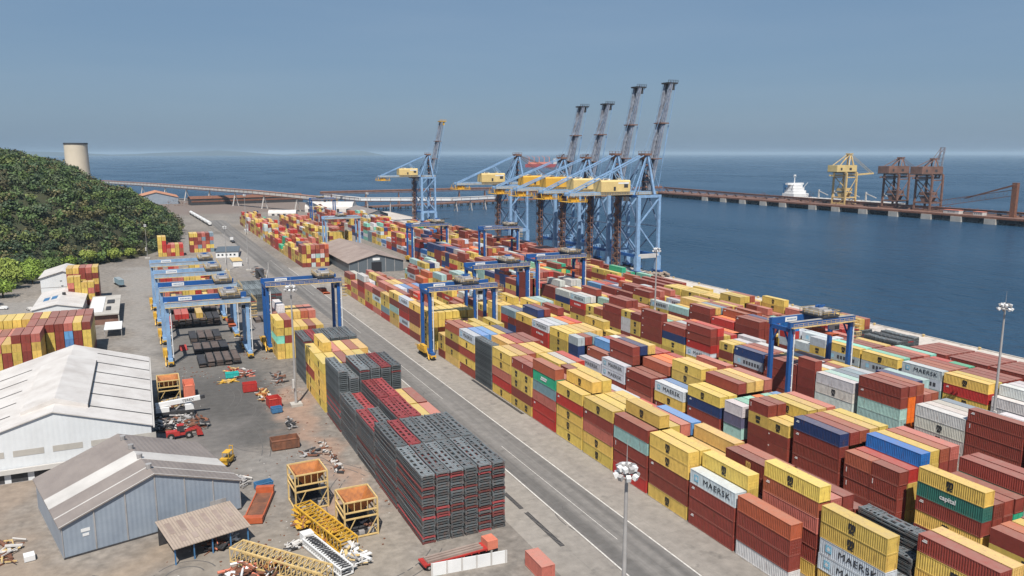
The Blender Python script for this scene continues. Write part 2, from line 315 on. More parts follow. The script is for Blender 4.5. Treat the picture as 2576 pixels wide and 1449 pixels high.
l.new(mr.outputs[0], mx.inputs['Fac']); l.new(mx.outputs[0], b.inputs['Base Color'])
mr2 = n.new('ShaderNodeMapRange'); mr2.inputs[1].default_value = 0.4; mr2.inputs[2].default_value = 0.65; mr2.inputs[3].default_value = 0.22; mr2.inputs[4].default_value = 0.30
l.new(n2.outputs['Fac'], mr2.inputs[0]); l.new(mr2.outputs[0], b.inputs['Roughness'])
M['water'] = m
flat('sea_water', [(-50000, -2000), (60000, -2000), (60000, 60000), (-50000, 60000)], -3.0, M['water'])

# road paint and the iron drain grates
M['line'] = mat('worn_white_road_paint', (0.62, 0.60, 0.57), 0.8, var=0.25, scale=1.5)
b_ = MB(); b_.quad((67.05, -60, .014), (67.35, -60, .014), (68.3, 300, .014), (68.0, 300, .014)); tag(b_.build('road_edge_line', M['line']), kind='structure')
b_ = MB(); b_.quad((78.25, -60, .014), (78.55, -60, .014), (78.3, 300, .014), (78.0, 300, .014)).quad((78.0, 300, .014), (78.3, 300, .014), (77.6, 480, .014), (77.3, 480, .014)); tag(b_.build('road_edge_line', M['line']), kind='structure')
b_ = MB()
for i in range(6): b_.quad((72.6, 20 + i * 90, .013), (72.72, 20 + i * 90, .013), (72.72, 70 + i * 90, .013), (72.6, 70 + i * 90, .013))
tag(b_.build('road_centre_line', M['line']), kind='structure')

# ---------------------------------------------------------------- shipping containers
CW = 2.44; PX = 2.72
COL = {'Y': (0.58, 0.41, 0.10), 'y': (0.60, 0.40, 0.13), 'D': (0.215, 0.044, 0.032), 'd': (0.32, 0.085, 0.048), 'R': (0.40, 0.035, 0.03), 'O': (0.42, 0.10, 0.045),
       'S': (0.42, 0.13, 0.10), 'M': (0.46, 0.51, 0.56), 'W': (0.54, 0.55, 0.55), 'w': (0.50, 0.48, 0.44), 'T': (0.30, 0.46, 0.44), 'G': (0.03, 0.32, 0.19), 'E': (0.03, 0.13, 0.11),
       'B': (0.02, 0.14, 0.42), 'L': (0.10, 0.25, 0.50), 'N': (0.022, 0.045, 0.14), 'g': (0.17, 0.25, 0.30), 'o': (0.72, 0.15, 0.02), 'H': (0.45, 0.04, 0.03), 'C': (0.20, 0.50, 0.40), 'm': (0.215, 0.044, 0.032), 'P': (0.12, 0.12, 0.20)}
CNAME = {'Y': 'yellow', 'y': 'plain yellow', 'D': 'dark red', 'd': 'brick red', 'R': 'bright red', 'O': 'rusty orange', 'S': 'faded salmon', 'M': 'light grey lettered', 'W': 'white', 'w': 'dirty white',
         'T': 'pale teal', 'G': 'bright green', 'E': 'dark green', 'B': 'bright blue', 'L': 'faded blue', 'N': 'navy', 'g': 'blue grey', 'o': 'vivid orange', 'H': 'red lettered', 'C': 'pale green', 'm': 'dark red', 'P': 'dull purple'}
def container_body(Lc, Hc, ribend):
    b = MB(); hw = CW / 2; hl = Lc / 2
    # roof sheet and floor
    b.box(-hw + .05, hw - .05, -hl + .06, hl - .06, Hc - .12, Hc - .03)
    b.box(-hw + .06, hw - .06, -hl + .06, hl - .06, .06, .16)
    # corner posts, rails
    for sx in (-1, 1):
        for sy in (-1, 1):
            xa, xb = sorted((sx * hw, sx * (hw - .16))); ya, yb = sorted((sy * hl, sy * (hl - .17)))
            b.box(xa, xb, ya, yb, 0.0, Hc)
        xa, xb = sorted((sx * hw, sx * (hw - .09)))
        b.box(xa, xb, -hl + .17, hl - .17, 0.02, .17); b.box(xa, xb, -hl + .17, hl - .17, Hc - .11, Hc - .01)
    for sy in (-1, 1):
        ya, yb = sorted((sy * hl, sy * (hl - .1)))
        b.box(-hw + .16, hw - .16, ya, yb, 0.02, .17); b.box(-hw + .16, hw - .16, ya, yb, Hc - .14, Hc - .01)
    # corrugated side walls
    def rib(p0, p1, n_, outw, depth=.055):
        # p0->p1 run along wall, outw outward unit
        p0 = Vector(p0); p1 = Vector(p1); o = Vector(outw)
        pts = []
        for k in range(n_):
            for fr, dd in ((0.0, -depth), (.3, -depth), (.5, 0), (.8, 0)):
                pts.append(p0.lerp(p1, (k + fr) / n_) + o * dd)
        pts.append(p1 + o * -depth)
        i = len(b.v)
        for q in pts: b.v.append((q.x, q.y, .17)); b.v.append((q.x, q.y, Hc - .11))
        for k in range(len(pts) - 1): b.f.append((i + 2*k, i + 2*k + 2, i + 2*k + 3, i + 2*k + 1))
    nr = 30 if Lc > 8 else 15
    rib((-hw + .02, -hl + .17, 0), (-hw + .02, hl - .17, 0), nr, (-1, 0, 0))
    rib((hw - .02, -hl + .17, 0), (hw - .02, hl - .17, 0), nr, (1, 0, 0))
    if ribend: rib((-hw + .16, -hl + .03, 0), (hw - .16, -hl + .03, 0), 6, (0, -1, 0))
    else: b.box(-hw + .16, hw - .16, -hl + .1, -hl + .14, .17, Hc - .14)
    b.box(-hw + .16, hw - .16, hl - .1, hl - .06, .17, Hc - .14)
    return b
HC = 2.66
BODY = {}
for Lc in (12.19, 6.06):
    for re_ in (0, 1):
        me = container_body(Lc, HC, re_).mesh('container_body', M['paint'])
        BODY[(Lc, re_)] = me
def door_mesh():
    b = MB(); b.box(-.52, .52, 0, .05, .02, HC - .34)
    for z in (.35, .95, 1.55, 2.1): b.box(-.46, .46, -.02, 0, z - .06, z + .06)
    for x in (-.22, .24): b.cyl((x, -.06, .03), (x, -.06, HC - .36), .03, n=5); b.box(x - .12, x + .12, -.08, -.03, 1.0, 1.08)
    return b.mesh('door', M['paint'])
DOOR = door_mesh()
def text_mesh(txt, size, m, bold=0.03, thick=0.01, squeeze=1.0, sp=1.0):
    c = bpy.data.curves.new('t', 'FONT'); c.body = txt; c.size = size; c.offset = bold * size; c.extrude = thick; c.align_x = 'CENTER'; c.align_y = 'CENTER'
    c.resolution_u = 3; c.space_character = sp
    o = bpy.data.objects.new('t', c); C.objects.link(o); dg = bpy.context.evaluated_depsgraph_get(); dg.update()
    me = bpy.data.meshes.new_from_object(o.evaluated_get(dg)); bpy.data.objects.remove(o); me.name = 'lettering'
    me.materials.clear(); me.materials.append(m)
    for v in me.vertices: v.co.x *= squeeze
    return me
def to_side(me, dy=0, dz=0):
    """text made in XY, laid on the -X side: reads from +Y to -Y"""
    me = me.copy()
    for v in me.vertices: v.co = Vector((-CW / 2 - .012 - v.co.z, -v.co.x + dy, v.co.y + dz))
    return me
def join_meshes(lst, name, m):
    bm = bmesh.new()
    for me in lst: bm.from_mesh(me)
    out = bpy.data.meshes.new(name); bm.to_mesh(out); bm.free(); out.materials.append(m); return out
def msc(m): return join_meshes([to_side(text_mesh('m', 1.75, m, .05, squeeze=.95), 0, 1.72), to_side(text_mesh('sc', 1.15, m, .045, squeeze=1.05), 0, .82)], 'lettering', m)
LOGO = {'Y': msc(M['black']), 'm': msc(M['yellow_let']), 'w': msc(M['black']),
        'M': to_side(text_mesh('MAERSK', 1.55, M['black'], .0, squeeze=1.18, sp=1.12), -1.15, 1.33),
        'H': to_side(text_mesh('HAMBURG SÜD', 1.15, M['white_let'], .025), 0, 1.33),
        'E': to_side(text_mesh('capital', 1.2, M['white_let'], .02), 0.2, 1.45),
        }
bmk = MB()
for i, z in enumerate((2.0, 1.75)): bmk.box(-CW/2 - .022, -CW/2 - .002, 4.6, 5.2 + .2 * i, z, z + .16)
LOGO['D'] = LOGO['R'] = LOGO['N'] = LOGO['d'] = bmk.mesh('lettering', M['white_let'])
bmk = MB()
for z in (1.2, 1.45, 1.7, 1.95): bmk.box(-CW/2 - .022, -CW/2 - .002, 5.2, 5.38, z, z + .18)
bmk2 = bmk.mesh('lettering', M['white_let'])
bmk = MB(); bmk.box(-CW/2 - .02, -CW/2 - .002, -1.6, 1.6, 1.35, 1.75).box(-CW/2 - .02, -CW/2 - .002, -1.2, 1.9, .85, 1.2)
LOGO['G'] = bmk.mesh('lettering', M['white_let'])
bmk = MB(); hwx = -CW/2 - .014
bmk.box(hwx, hwx + .012, 3.7, 4.9, .75, 1.95); EMB = bmk.mesh('emblem', M['emblem'])
bst = MB(); i0 = 0; cy, cz = 4.3, 1.35; pts = []
for k in range(14):
    r_ = .52 if k % 2 == 0 else .22; t = math.pi * k / 7 + math.pi / 2; pts.append((hwx - .008, cy + r_ * math.cos(t), cz + r_ * math.sin(t)))
bst.v = pts; bst.f = [tuple(range(14))]; STAR = bst.mesh('star', M['white_let'])
# small marks for 20 ft boxes reuse the same meshes but nearer the middle
def shift(me, dy, sc=1.0):
    me = me.copy()
    for v in me.vertices: v.co.y = v.co.y * sc + dy
    return me
LOGO20 = {'D': shift(bmk2, -2.9), 'Y': LOGO['Y'], 'm': LOGO['m']}
LOGO20['R'] = LOGO20['D']
mt20 = to_side(text_mesh('MAERSK', .95, M['black'], .025), -.5, 1.33); LOGO20['M'] = mt20; LOGO20['H'] = to_side(text_mesh('HAMBURG SÜD', .6, M['white_let'], .02), 0, 1.33)

BOXES = []   # dicts: x (left edge), y0, z, L, code, where
rnd = random.Random(7)
def wcol(r, pal):
    t = r.random() * sum(pal.values())
    for k, v in pal.items():
        t -= v
        if t <= 0: return k
    return 'Y'
PAL_A = {'Y': 34, 'y': 6, 'D': 20, 'd': 8, 'R': 4, 'S': 6, 'O': 3, 'M': 6, 'W': 3, 'w': 2, 'T': 3, 'N': 4, 'g': 2, 'H': 3, 'G': 1, 'L': 1}
PAL_R = {'Y': 21, 'D': 24, 'd': 14, 'R': 8, 'S': 6, 'O': 6, 'o': 1.5, 'M': 9, 'W': 6, 'w': 3, 'T': 3, 'N': 5, 'g': 2, 'H': 3, 'G': 1, 'B': 1, 'C': 1, 'L': 1}
PAL_FAR = {'Y': 40, 'y': 8, 'D': 18, 'd': 10, 'R': 5, 'S': 8, 'O': 8, 'M': 3, 'W': 2, 'T': 1.5, 'N': 3, 'H': 2, 'G': .6}
STACKS = {}
def stack(block, k, s, x, y0, code, L_=12.19, hc=HC):
    """code is read bottom to top; the whole stack shares one footprint"""
    STACKS[(block, k, s)] = dict(x=x, y=y0, code=code, L=L_, hc=hc)
SLOT0 = 110.8; PITCH = 12.95
def fill_block(name, X0, ncol, s0, s1, pal, over, seed, hmin=3, hmax=5, yoff=0.0, p20=.12, gaps=(), run=.45, ymap=None):
    r = random.Random(seed)
    prev = {}
    for s in range(s1, s0 - 1, -1):
        y = (ymap or {}).get(s, SLOT0 + PITCH * s + yoff)
        if any(a <= y <= b_ for a, b_ in gaps): continue
        base = r.randint(hmin, hmax)
        tone = wcol(r, pal)
        for k in range(ncol):
            if (k, s) in over: code = over[(k, s)]
            else:
                h = max(1, min(hmax, base + r.choice((-1, 0, 0, 0, 1))))
                if r.random() < .03: h = max(1, hmin - 1)
                code = ''.join(tone if r.random() < run else wcol(r, pal) for _ in range(h))
            if not code: continue
            is20 = ((k, s) not in over and r.random() < p20) or code.startswith('#')
            if code.startswith('#'):
                a, b_ = code[1:].split('|')
                if b_: stack(name, k, s + .1, X0 + PX * k, y, b_, 6.06)
                if a: stack(name, k, s + .6, X0 + PX * k, y + 6.13, a, 6.06)
            elif is20:
                stack(name, k, s + .1, X0 + PX * k, y, code, 6.06)
                stack(name, k, s + .6, X0 + PX * k, y + 6.13, ''.join(wcol(r, pal) if r.random() < .5 else c for c in code[:max(1, len(code) - r.choice((0, 0, 1)))]), 6.06)
            else: stack(name, k, s, X0 + PX * k, y + (0 if (k, s) in over else r.uniform(-.12, .12)), code)
# --- block A, beside the road.  over[(column, slot)] = bottom..top
A = {}
A.update({(0,-1): 'DDDM', (0,-2): 'WDDO', (0,-3): '', (0,-4): '', (0,0): 'YDDYY', (0,1): 'RDDTD', (0,2): 'YYSDY', (0,3): 'YYYRY', (0,4): 'RRSgGd', (0,5): '#YDYYD|YDYYD', (0,6): 'YRSYY',
          (0,7): 'K', (0,8): 'DYDYM', (0,9): 'yYDYd', (0,10): '#|DYY', (0,11): 'YYYYY', (0,12): 'DyDDY', (0,13): 'RMRDM', (0,14): 'yYTDY', (0,15): 'RgYY', (0,16): 'SYMD', (0,17): 'RYYS', (0,18): 'YSRDW', (0,19):'SYS', (0,20):'YRYD'})
A.update({(1,-1): 'DYYYY', (1,-2): '', (1,-3): '', (1,-4): '', (1,0): 'YYYYY', (1,1): 'YYYYYY', (1,2): 'YDYYY', (1,3): 'YYYYYY', (1,4): 'YDDYd', (1,5): 'YYYYd', (1,6): 'YYYdy', (1,7): 'YDYY', (1,8): 'DYDYL', (1,9): 'YYDYd'})
A.update({(2,-1): 'YDD', (2,-2): 'YDDSdY', (2,-3): 'yMMYY', (2,-4): '', (2,0): 'YYDK', (2,1): 'YYYYY', (2,2): 'YYDYY', (2,3): 'YYYYYY', (2,4): 'YDYD', (2,5): 'YYDL', (2,6): 'YYDdd', (2,7): 'YDYYy', (2,8): 'DYDYL'})
A.update({(3,-2): 'DDDDS', (3,-3): 'DK', (3,-4): 'WD', (3,-1): 'DDDDm', (3,0): 'YYYy', (3,1): 'YYYSS', (3,2): 'YDYYy', (3,3): 'YYDW', (3,4): 'YDYDD', (3,5): 'YMDYY', (3,6):'YDYYY',
          (4,-2): 'DDDDD', (4,-3): 'DDK', (4,-4): 'DYYYD', (4,-1): 'DDDDd', (4,0): 'YYYYy', (4,1): 'YYYYL', (4,2): 'YYYD', (4,3): 'YYYd', (4,4): 'YDYDY',
          (5,-2): 'DDDD', (5,-3): 'DDYK', (5,-4): 'DYYDy', (5,-1): 'DDDD', (5,0): 'DYDY', (5,1):'YDYY', (5,2):'YYDR', (5,3):'YMMM', (5,4):'DDMM'})
for k in (0,1,2,3,4,5): A[(k,-5)] = ''
A[(5,-5)] = ''
fill_block('road side block', 88.3, 6, -5, 20, PAL_A, A, 11)
# --- block B (row positions measured; a row of 20 ft boxes is shorter)
YB = {-5: 49.0, -4: 62.5, -3: 76.0, -2: 92.0, -1: 105.6, 0: 119.2, 1: 133.5, 2: 141.2, 3: 155.2, 4: 168.9, 5: 182.2, 6: 195.4, 7: 208.6, 8: 215.4, 9: 228.8, 10: 241.8}
for q in range(11, 30): YB[q] = 255.0 + 12.95 * (q - 11)
B = {}
B.update({(0,-3): 'DYDEY', (0,-2): '#DDDd|DDDD', (0,-1): 'DDDDN', (0,0): '#DDDYD|DDDY', (0,1): '#|DTPW', (0,2): 'DDNY', (0,3): 'DYM', (0,4): 'SDD', (0,5): 'DMM', (0,6): 'DM', (0,7): '#|YNNM', (0,8): 'YYYY', (0,9): 'DHHM', (0,10): 'DDDY', (0,11): '#YDRg|YNDg', (0,12): 'YYYY',
          (1,-3): 'DDDD', (1,-2): 'YYYR', (1,-1): 'DDDDD', (1,0): '#DDDDD|DDDY', (1,1): '#|DDWC', (1,2): 'DDNY', (1,3): 'DYL', (1,4): 'SDD', (1,5): 'YDDDD', (1,6): 'DDd', (1,7): '#|YNDD', (1,8): 'YYYY', (1,9): 'DMMM', (1,10): 'DDDYN', (1,11): 'YYDN', (1,12): 'YYYY',
          (2,-3): 'WDDD', (2,-2): 'DDDRB', (2,-1): 'DDDDd', (2,0): 'YDDDY', (2,1): '#|DDYC', (2,2): 'YDDYD', (2,3): 'DYYYY', (2,4): 'DDwd', (2,5): 'YDDDN', (2,6): 'YYRL', (2,7): '#|DNDg', (2,8): 'YDYy', (2,9): 'DDSM', (2,10): 'DDDYD', (2,12): 'YYYYY',
          (3,-3): 'DTGD', (3,-2): 'DDYYY', (3,-1): 'YYDDy', (3,0): 'YYDYy', (3,1): '#|DYYo', (3,2): 'YYYYy', (3,3): 'YYYYy', (3,4): 'DDDo', (3,5): 'YDDYy', (3,6): 'YRRR', (3,8): 'YYYy', (3,9): 'DRoo', (3,10): 'DDYY',
          (4,-3): 'DDTGD', (4,-2): 'DDDDd', (4,-1): 'YYYYY', (4,0): 'YYDSS', (4,1): '#|YYCC', (4,2): 'YYYYy', (4,3): 'YDDd', (4,4): 'DDoo', (4,5): 'DDDR', (4,6): 'DDWW', (4,8): 'YYYy',
          (5,-3): 'MDTGD', (5,-2): 'DDDDS', (5,-1): 'YYYy', (5,0): 'DDDL', (5,1): '#|DDDL', (5,2): 'DDDDS', (5,3): 'DDDRS', (5,4): 'DDRR', (5,5): 'DRRR', (5,6): 'YYDD'})
fill_block('second block', 121.3, 6, -5, 26, PAL_A, B, 23, gaps=((395, 560),), run=.35, hmin=2, ymap=YB)
# --- block C
YC = {-5: 54.0, -4: 67.2, -3: 80.4, -2: 93.4, -1: 106.0, 0: 122.2, 1: 136.0, 2: 148.6, 3: 155.2, 4: 168.0, 5: 181.0, 6: 191.2, 7: 204.4, 8: 217.3}
for q in range(9, 60): YC[q] = 230.2 + 12.95 * (q - 9)
Cc = {}
Cc.update({(0,-4): 'DDDD', (0,-3): 'DDDDM', (0,-2): 'DDDDD', (0,-1): 'wwwW', (0,0): 'DTTDD', (0,1): 'wWwW', (0,2): '#|DDDDD', (0,3): 'DDDD', (0,4): 'DDMN', (0,5): '#|YYDY', (0,6): 'YMRDD', (0,7): 'YYND', (0,8): 'YDDDD', (0,9): '#DWWY|DYYD', (0,10): 'YDDD', (0,11): '#DYY|DYd', (0,12): 'YDHM', (0,13): 'DYNW', (0,14): 'YYDD', (0,15): '#|YSYR',
           (1,-3): 'WWww', (1,-2): 'WWWW', (1,-1): 'Tggw', (1,0): 'oooDD'.replace('oooDD', 'DoooD'), (1,1): 'gWMT', (1,2): '#|DDYY', (1,3): 'YDDD', (1,4): 'YDDd', (1,5): '#|YYYY', (1,6): 'YDRDR', (1,7): 'YDDD', (1,8): 'YDDC', (1,9): 'DDYd', (1,10): 'YDDDD', (1,11): '#DDY|DDd', (1,12): 'YDDW',
           (2,-3): 'DWWw', (2,-2): 'DWWW', (2,-1): 'WTTw', (2,0): 'DDDDd', (2,1): 'YTTg', (2,2): '#|DDDW', (2,3): 'DDYY', (2,4): 'DDYD', (2,5): '#|YDYW', (2,6): 'YDDY', (2,7): 'YDDM', (2,8): 'YDDy', (2,10): 'YDDDD',
           (3,-3): 'DWWW', (3,-2): 'WDWW', (3,-1): 'WWTg', (3,0): 'DDDS', (3,1): 'YDgg', (3,2): '#|DDYD', (3,3): 'DYYW', (3,4): 'DMMW', (3,6): 'YRRR', (3,7): 'DDDR', (3,8): 'YDDy',
           (4,-3): 'DWWw', (4,-2): 'DWWW', (4,-1): 'WWw', (4,0): 'DDDd', (4,1): 'YNMM', (4,2): '#|DDYY', (4,3): 'DYYD', (4,6): 'YDoo', (4,7): 'DDDo', (5,-3): 'DDW', (5,-2): 'DWW', (5,-1): 'WWW', (5,0): 'DDDD', (5,1): 'YDMg', (5,2): '#|DDYD', (5,3): 'YDDY'})
fill_block('third block', 159.4, 5, -4, 56, PAL_R, Cc, 31, gaps=((700, 712),), run=.38, hmin=2, ymap=YC)
stack('third block', 6, 1, 175.2, 130.5, 'DTDN'); stack('third block', 7, 1, 177.9, 130.5, 'DDwT')
# --- block D
YD = {-3: 81.5, -2: 94.6, -1: 107.6, 0: 120.8, 1: 133.7, 2: 147.4, 3: 160.4, 4: 173.4, 5: 186.6, 6: 202.4, 7: 215.4, 8: 228.4}
for q in range(9, 60): YD[q] = 241.4 + 12.95 * (q - 9)
D = {}
D.update({(0,-1): 'WWW', (0,0): 'DYRY', (0,1): 'DTMM', (0,2): 'DWMY', (0,3): 'DYMY', (0,4): '#DYM|DMYM', (0,5): '#|DDMRB', (0,6): 'DDDD', (0,7): 'DDR', (0,8): 'DDDD', (0,9): 'DDT', (0,10): 'DYM', (0,11): 'DDYD', (0,12): 'DDD', (0,13): 'DDD',
          (1,-1): 'WWWW', (2,-1): 'DWWW', (3,-1): 'DDWW', (1,0): 'DYYY', (2,0): 'YYYD', (3,0): 'DDYD', (4,0): 'YDYD', (1,1): 'DDDd', (2,1): 'DDDd', (3,1): 'YDDD', (1,2): 'DDDC', (2,2): 'DDDD', (3,2): 'DYDD', (1,3): 'WDDC', (2,3): 'DDDD', (3,3): 'DDYD', (1,4): 'DDMM', (2,4): 'DDDM', (1,5): '#|DDYM', (2,5): 'DYMM', (1,6): 'DDDD', (2,6): 'DDDN', (1,7): 'DDo', (2,7): 'DDDd', (1,8): 'DDDy', (1,9): 'DDY', (2,9): 'YYDy'})
fill_block('fourth block', 189.5, 6, -2, 52, PAL_R, D, 43, hmin=2, hmax=4, run=.5, ymap=YD)
# --- block E along the quay
E_ = {(k, s): 'DDD' for k in range(5) for s in (0, 1, 2, 3)}
for k in range(5): E_[(k, 4)] = ''
E_.update({(0,5): '', (1,5): '', (2,5): '', (3,5): '', (4,5): ''})
E_.update({(k, 6): 'DDRd'[0:3] for k in range(3)}); E_.update({(k, s_): ('DYY' if k < 3 else 'DY') for k in range(5) for s_ in (11, 12, 13)}); E_.update({(k, s_): 'DDD'[:3 - k % 2] for k in range(5) for s_ in (14, 15)}); E_.update({(0,7): 'DNB', (1,7):'DRR', (2,7):'DD', (0,8):'DD', (1,8):'CC', (2,8):'D'})
fill_block('quay side block', 220.0 - 4.0, 5, 0, 44, {'D': 45, 'Y': 26, 'd': 12, 'T': 4, 'S': 6, 'W': 3, 'C': 2, 'G': 2}, E_, 57, hmin=2, hmax=4, yoff=2.0, run=.5)
# --- far groups beyond the crossing
fill_block('far road side block', 85.4, 6, 28, 52, PAL_FAR, {}, 71, hmin=3, hmax=5, yoff=4.0, run=.4, p20=.3)
fill_block('far second block', 118.0, 6, 34, 50, PAL_FAR, {}, 73, hmin=3, hmax=5, run=.4, p20=.3)
# --- left-hand yard: boxes seen end on
def lstack(name, k, s, X0, y0, code, L_=12.19, pitch=2.62): stack(name, k, s, X0 + pitch * k, y0, code, L_)
Lb = ['DDYT', 'SYYR', 'YYOSY', 'RYYS', 'YDDY', 'YYYYD', 'YDDDD', 'YYYYS', 'DYYYD', 'YDDDD', 'YYLLS', 'YDDDY', 'DYYYD']
for k in range(-9, 4):
    i = (k + 9)
    c_ = Lb[i]
    lstack('left yard', k, 0, -28.4, 288.2 + (0 if k > -2 else -12.9), c_)
    lstack('left yard', k, 1, -28.4, 301.2 + (0 if k > -2 else -12.9), c_[:3] + random.Random(k).choice(('D', 'Y', 'S', 'D')) + ('D' if k > -4 else ''))
    if k <= -2: lstack('left yard', k, 2, -28.4, 301.2, ''.join(random.Random(k * 7).choice('YDYS') for _ in range(5)))
r = random.Random(5)
for k in range(4): lstack('office yard', k, 0, -32.4, 398, ''.join(r.choice('YYDYS') for _ in range(5 if k < 2 else 4)), 6.06)
for k in range(5): lstack('office yard', k, 1, -33.4, 408, ''.join(r.choice('YDDYS') for _ in range(6)), 12.19)
for (yy, n_, x0, hh) in ((455, 9, 5.5, 3), (412, 9, 5.8, 3), (372, 10, 6.0, 3), (330, 6, 6.2, 2)):
    for k in range(n_):
        if r.random() < .93: lstack('gantry yard', k, yy, x0, yy, ''.join(r.choice('YdDYSRyY') for _ in range(hh if r.random() < .7 else hh - 1)))
for k in range(6): lstack('hill foot yard', k, 0, 8.0, 568, ''.join(r.choice('YYSdRY') for _ in range(r.choice((4, 5, 3)) if k in (0, 1, 4) else 3)))
for k in range(6): lstack('hill foot yard', k, 1, 28.5, 583, ''.join(r.choice('YDgSdY') for _ in range(r.choice((5, 4, 5)))))
# --- stacks at the left of the road under the single gantry, then between the flat racks
for k, c_ in enumerate(('YYCYY', 'YYDYD', 'YYYY', 'YYYY', 'YYYD', 'DYYY')):
    lstack('gantry row', k, 0, 37.6, 263.2 + (0 if k < 2 else 0), c_)
for k, c_ in enumerate(('YYYYD', 'YYYDWW', 'YYYYY', 'DYYYy', 'YYYYd', 'YYYSS')):
    lstack('gantry row', k, 1, 37.6, 276.3, c_)
for k, c_ in enumerate(('YYYYY', 'YYDYY', 'DDDDD', 'DYYYY', 'YYYYY', 'YYDY')):
    lstack('rack side row', k, 0, 40.2, 202.0, c_)
for k, c_ in enumerate(('YYDYY', 'YDYYYY', 'DYDYS', 'YYYyy', 'DDYdd', 'YYYYy')):
    lstack('rack side row', k, 1, 40.2, 214.8, c_)
for k, (c_, c2_) in enumerate((('YYYY', 'YYYY'), ('YDSS', 'YDDD'))): lstack('rack side row', 4.6 + k, 2, 40.4, 155.6, c_); lstack('rack side row', 4.6 + k, 3, 40.4, 168.6, c2_)

# expand the stacks; keep what some outside view can reach
occ = {}
for key, st in STACKS.items():
    occ.setdefault((key[0], key[1]), []).append(st)
def height(st): return len(st['code'].replace('K', '')) if st else 0
def near_h(block, k, y0, y1):
    hs_ = [height(s_) for s_ in occ.get((block, k), []) if min(s_['y'] + s_['L'], y1) - max(s_['y'], y0) > 1.0]
    return max(hs_) if hs_ else 0
cand = []
RACKTOPS = []
for (bl, k, s), st in STACKS.items():
    code = st['code']
    if 'K' in code:
        RACKTOPS.append((bl, k, s, st)); 
    n_ = height(st)
    left = near_h(bl, k - 1, st['y'], st['y'] + st['L']); right = near_h(bl, k + 1, st['y'], st['y'] + st['L'])
    front = near_h(bl, k, st['y'] - 3, st['y'] - .01); back = near_h(bl, k, st['y'] + st['L'] + .01, st['y'] + st['L'] + 3)
    for i in range(n_):
        exp = 0.0
        if i == n_ - 1: exp += 1.0
        if i >= left: exp += 1.6
        if i >= front: exp += .5
        vis = exp > 0
        if i >= right or i >= back: exp += .02
        if exp <= 0: continue
        cx = st['x'] + CW / 2; cy = st['y'] + st['L'] / 2; d2 = cx * cx + cy * cy + (CAM_H - i * 2.6) ** 2
        # inside the picture?
        fx = cx * math.cos(R(25.23)) - cy * math.sin(R(25.23)); fd = cx * math.sin(R(25.23)) + cy * math.cos(R(25.23)) 
        inside = abs(fx) / max(fd, 1) < .70 and fd > 88
        cand.append((exp * st['L'] / d2 * (1 if (inside and vis) else 1e-6), dict(x=cx, y=cy, z=i * st['hc'], L=st['L'], c=code.replace('K', '')[i], tier=i, n=n_, key=(bl, k, s))))
cand.sort(key=lambda t: -t[0])
NEAR = cand[:300]; FAR = cand[300:]
rowname = {}
tn = {0: 'bottom', 1: 'second up', 2: 'third up', 3: 'fourth up', 4: 'fifth up', 5: 'sixth up'}
# ordinal of stacks along y within every (block, column), counted from the camera
ordy = {}
for (bl, k), lst in occ.items():
    for i, st in enumerate(sorted([q for q in lst if height(q)], key=lambda q: q['y'])): ordy[id(st)] = i
cols = {}
for (bl, k) in occ: cols.setdefault(bl, set()).add(k)
ordx = {bl: {k: i for i, k in enumerate(sorted(v))} for bl, v in cols.items()}
GRP = 'shipping containers stacked across the terminal yard'
for idx, (sc_, c) in enumerate(NEAR):
    code = c['c']; r = random.Random(idx * 13 + 5)
    bl, k, s = c['key']; st = STACKS[c['key']]
    ribend = r.random() < .45; near = c['x'] ** 2 + c['y'] ** 2 < 215 ** 2
    big = c['L'] > 8
    tier = 'topmost' if c['tier'] == c['n'] - 1 else tn[c['tier']]
    lab = '%s container, %s, %s stack from camera, %s column, %s' % (CNAME[code], tier, ORD[min(ordy[id(st)], 23)], ORD[ordx[bl][k]], bl)
    t = empty('shipping_container', (c['x'] + r.uniform(-.05, .05), c['y'] + r.uniform(-.1, .1), c['z']), r.uniform(-.002, .002), lab, 'container', GRP)
    v_ = r.uniform(.82, 1.12); col = COL[code]; colr = (min(1, col[0] * v_ * r.uniform(.95, 1.05)), min(1, col[1] * v_ * r.uniform(.95, 1.05)), min(1, col[2] * v_), 1)
    b1 = bpy.data.objects.new('body', BODY[(c['L'], 1 if ribend else 0)]); C.objects.link(b1); b1.parent = t; b1.color = colr
    if not ribend:
        for sx in (-1, 1):
            d = bpy.data.objects.new('door', DOOR); C.objects.link(d); d.parent = t; d.location = (sx * .53, -c['L'] / 2 + .03, .17); d.color = colr
    lg = (LOGO if big else LOGO20).get(code)
    if code == 'D' and big and r.random() < .4: lg = bmk2
    if lg and not (code in 'DRNd' and r.random() < .35):
        o = bpy.data.objects.new('lettering', lg); C.objects.link(o); o.parent = t
        if code in 'Ymw': o.location.y = r.uniform(-.25, .35) if big else 0
    if code == 'M' and big:
        e = bpy.data.objects.new('emblem', EMB); C.objects.link(e); e.parent = t
        s_ = bpy.data.objects.new('star', STAR); C.objects.link(s_); s_.parent = e
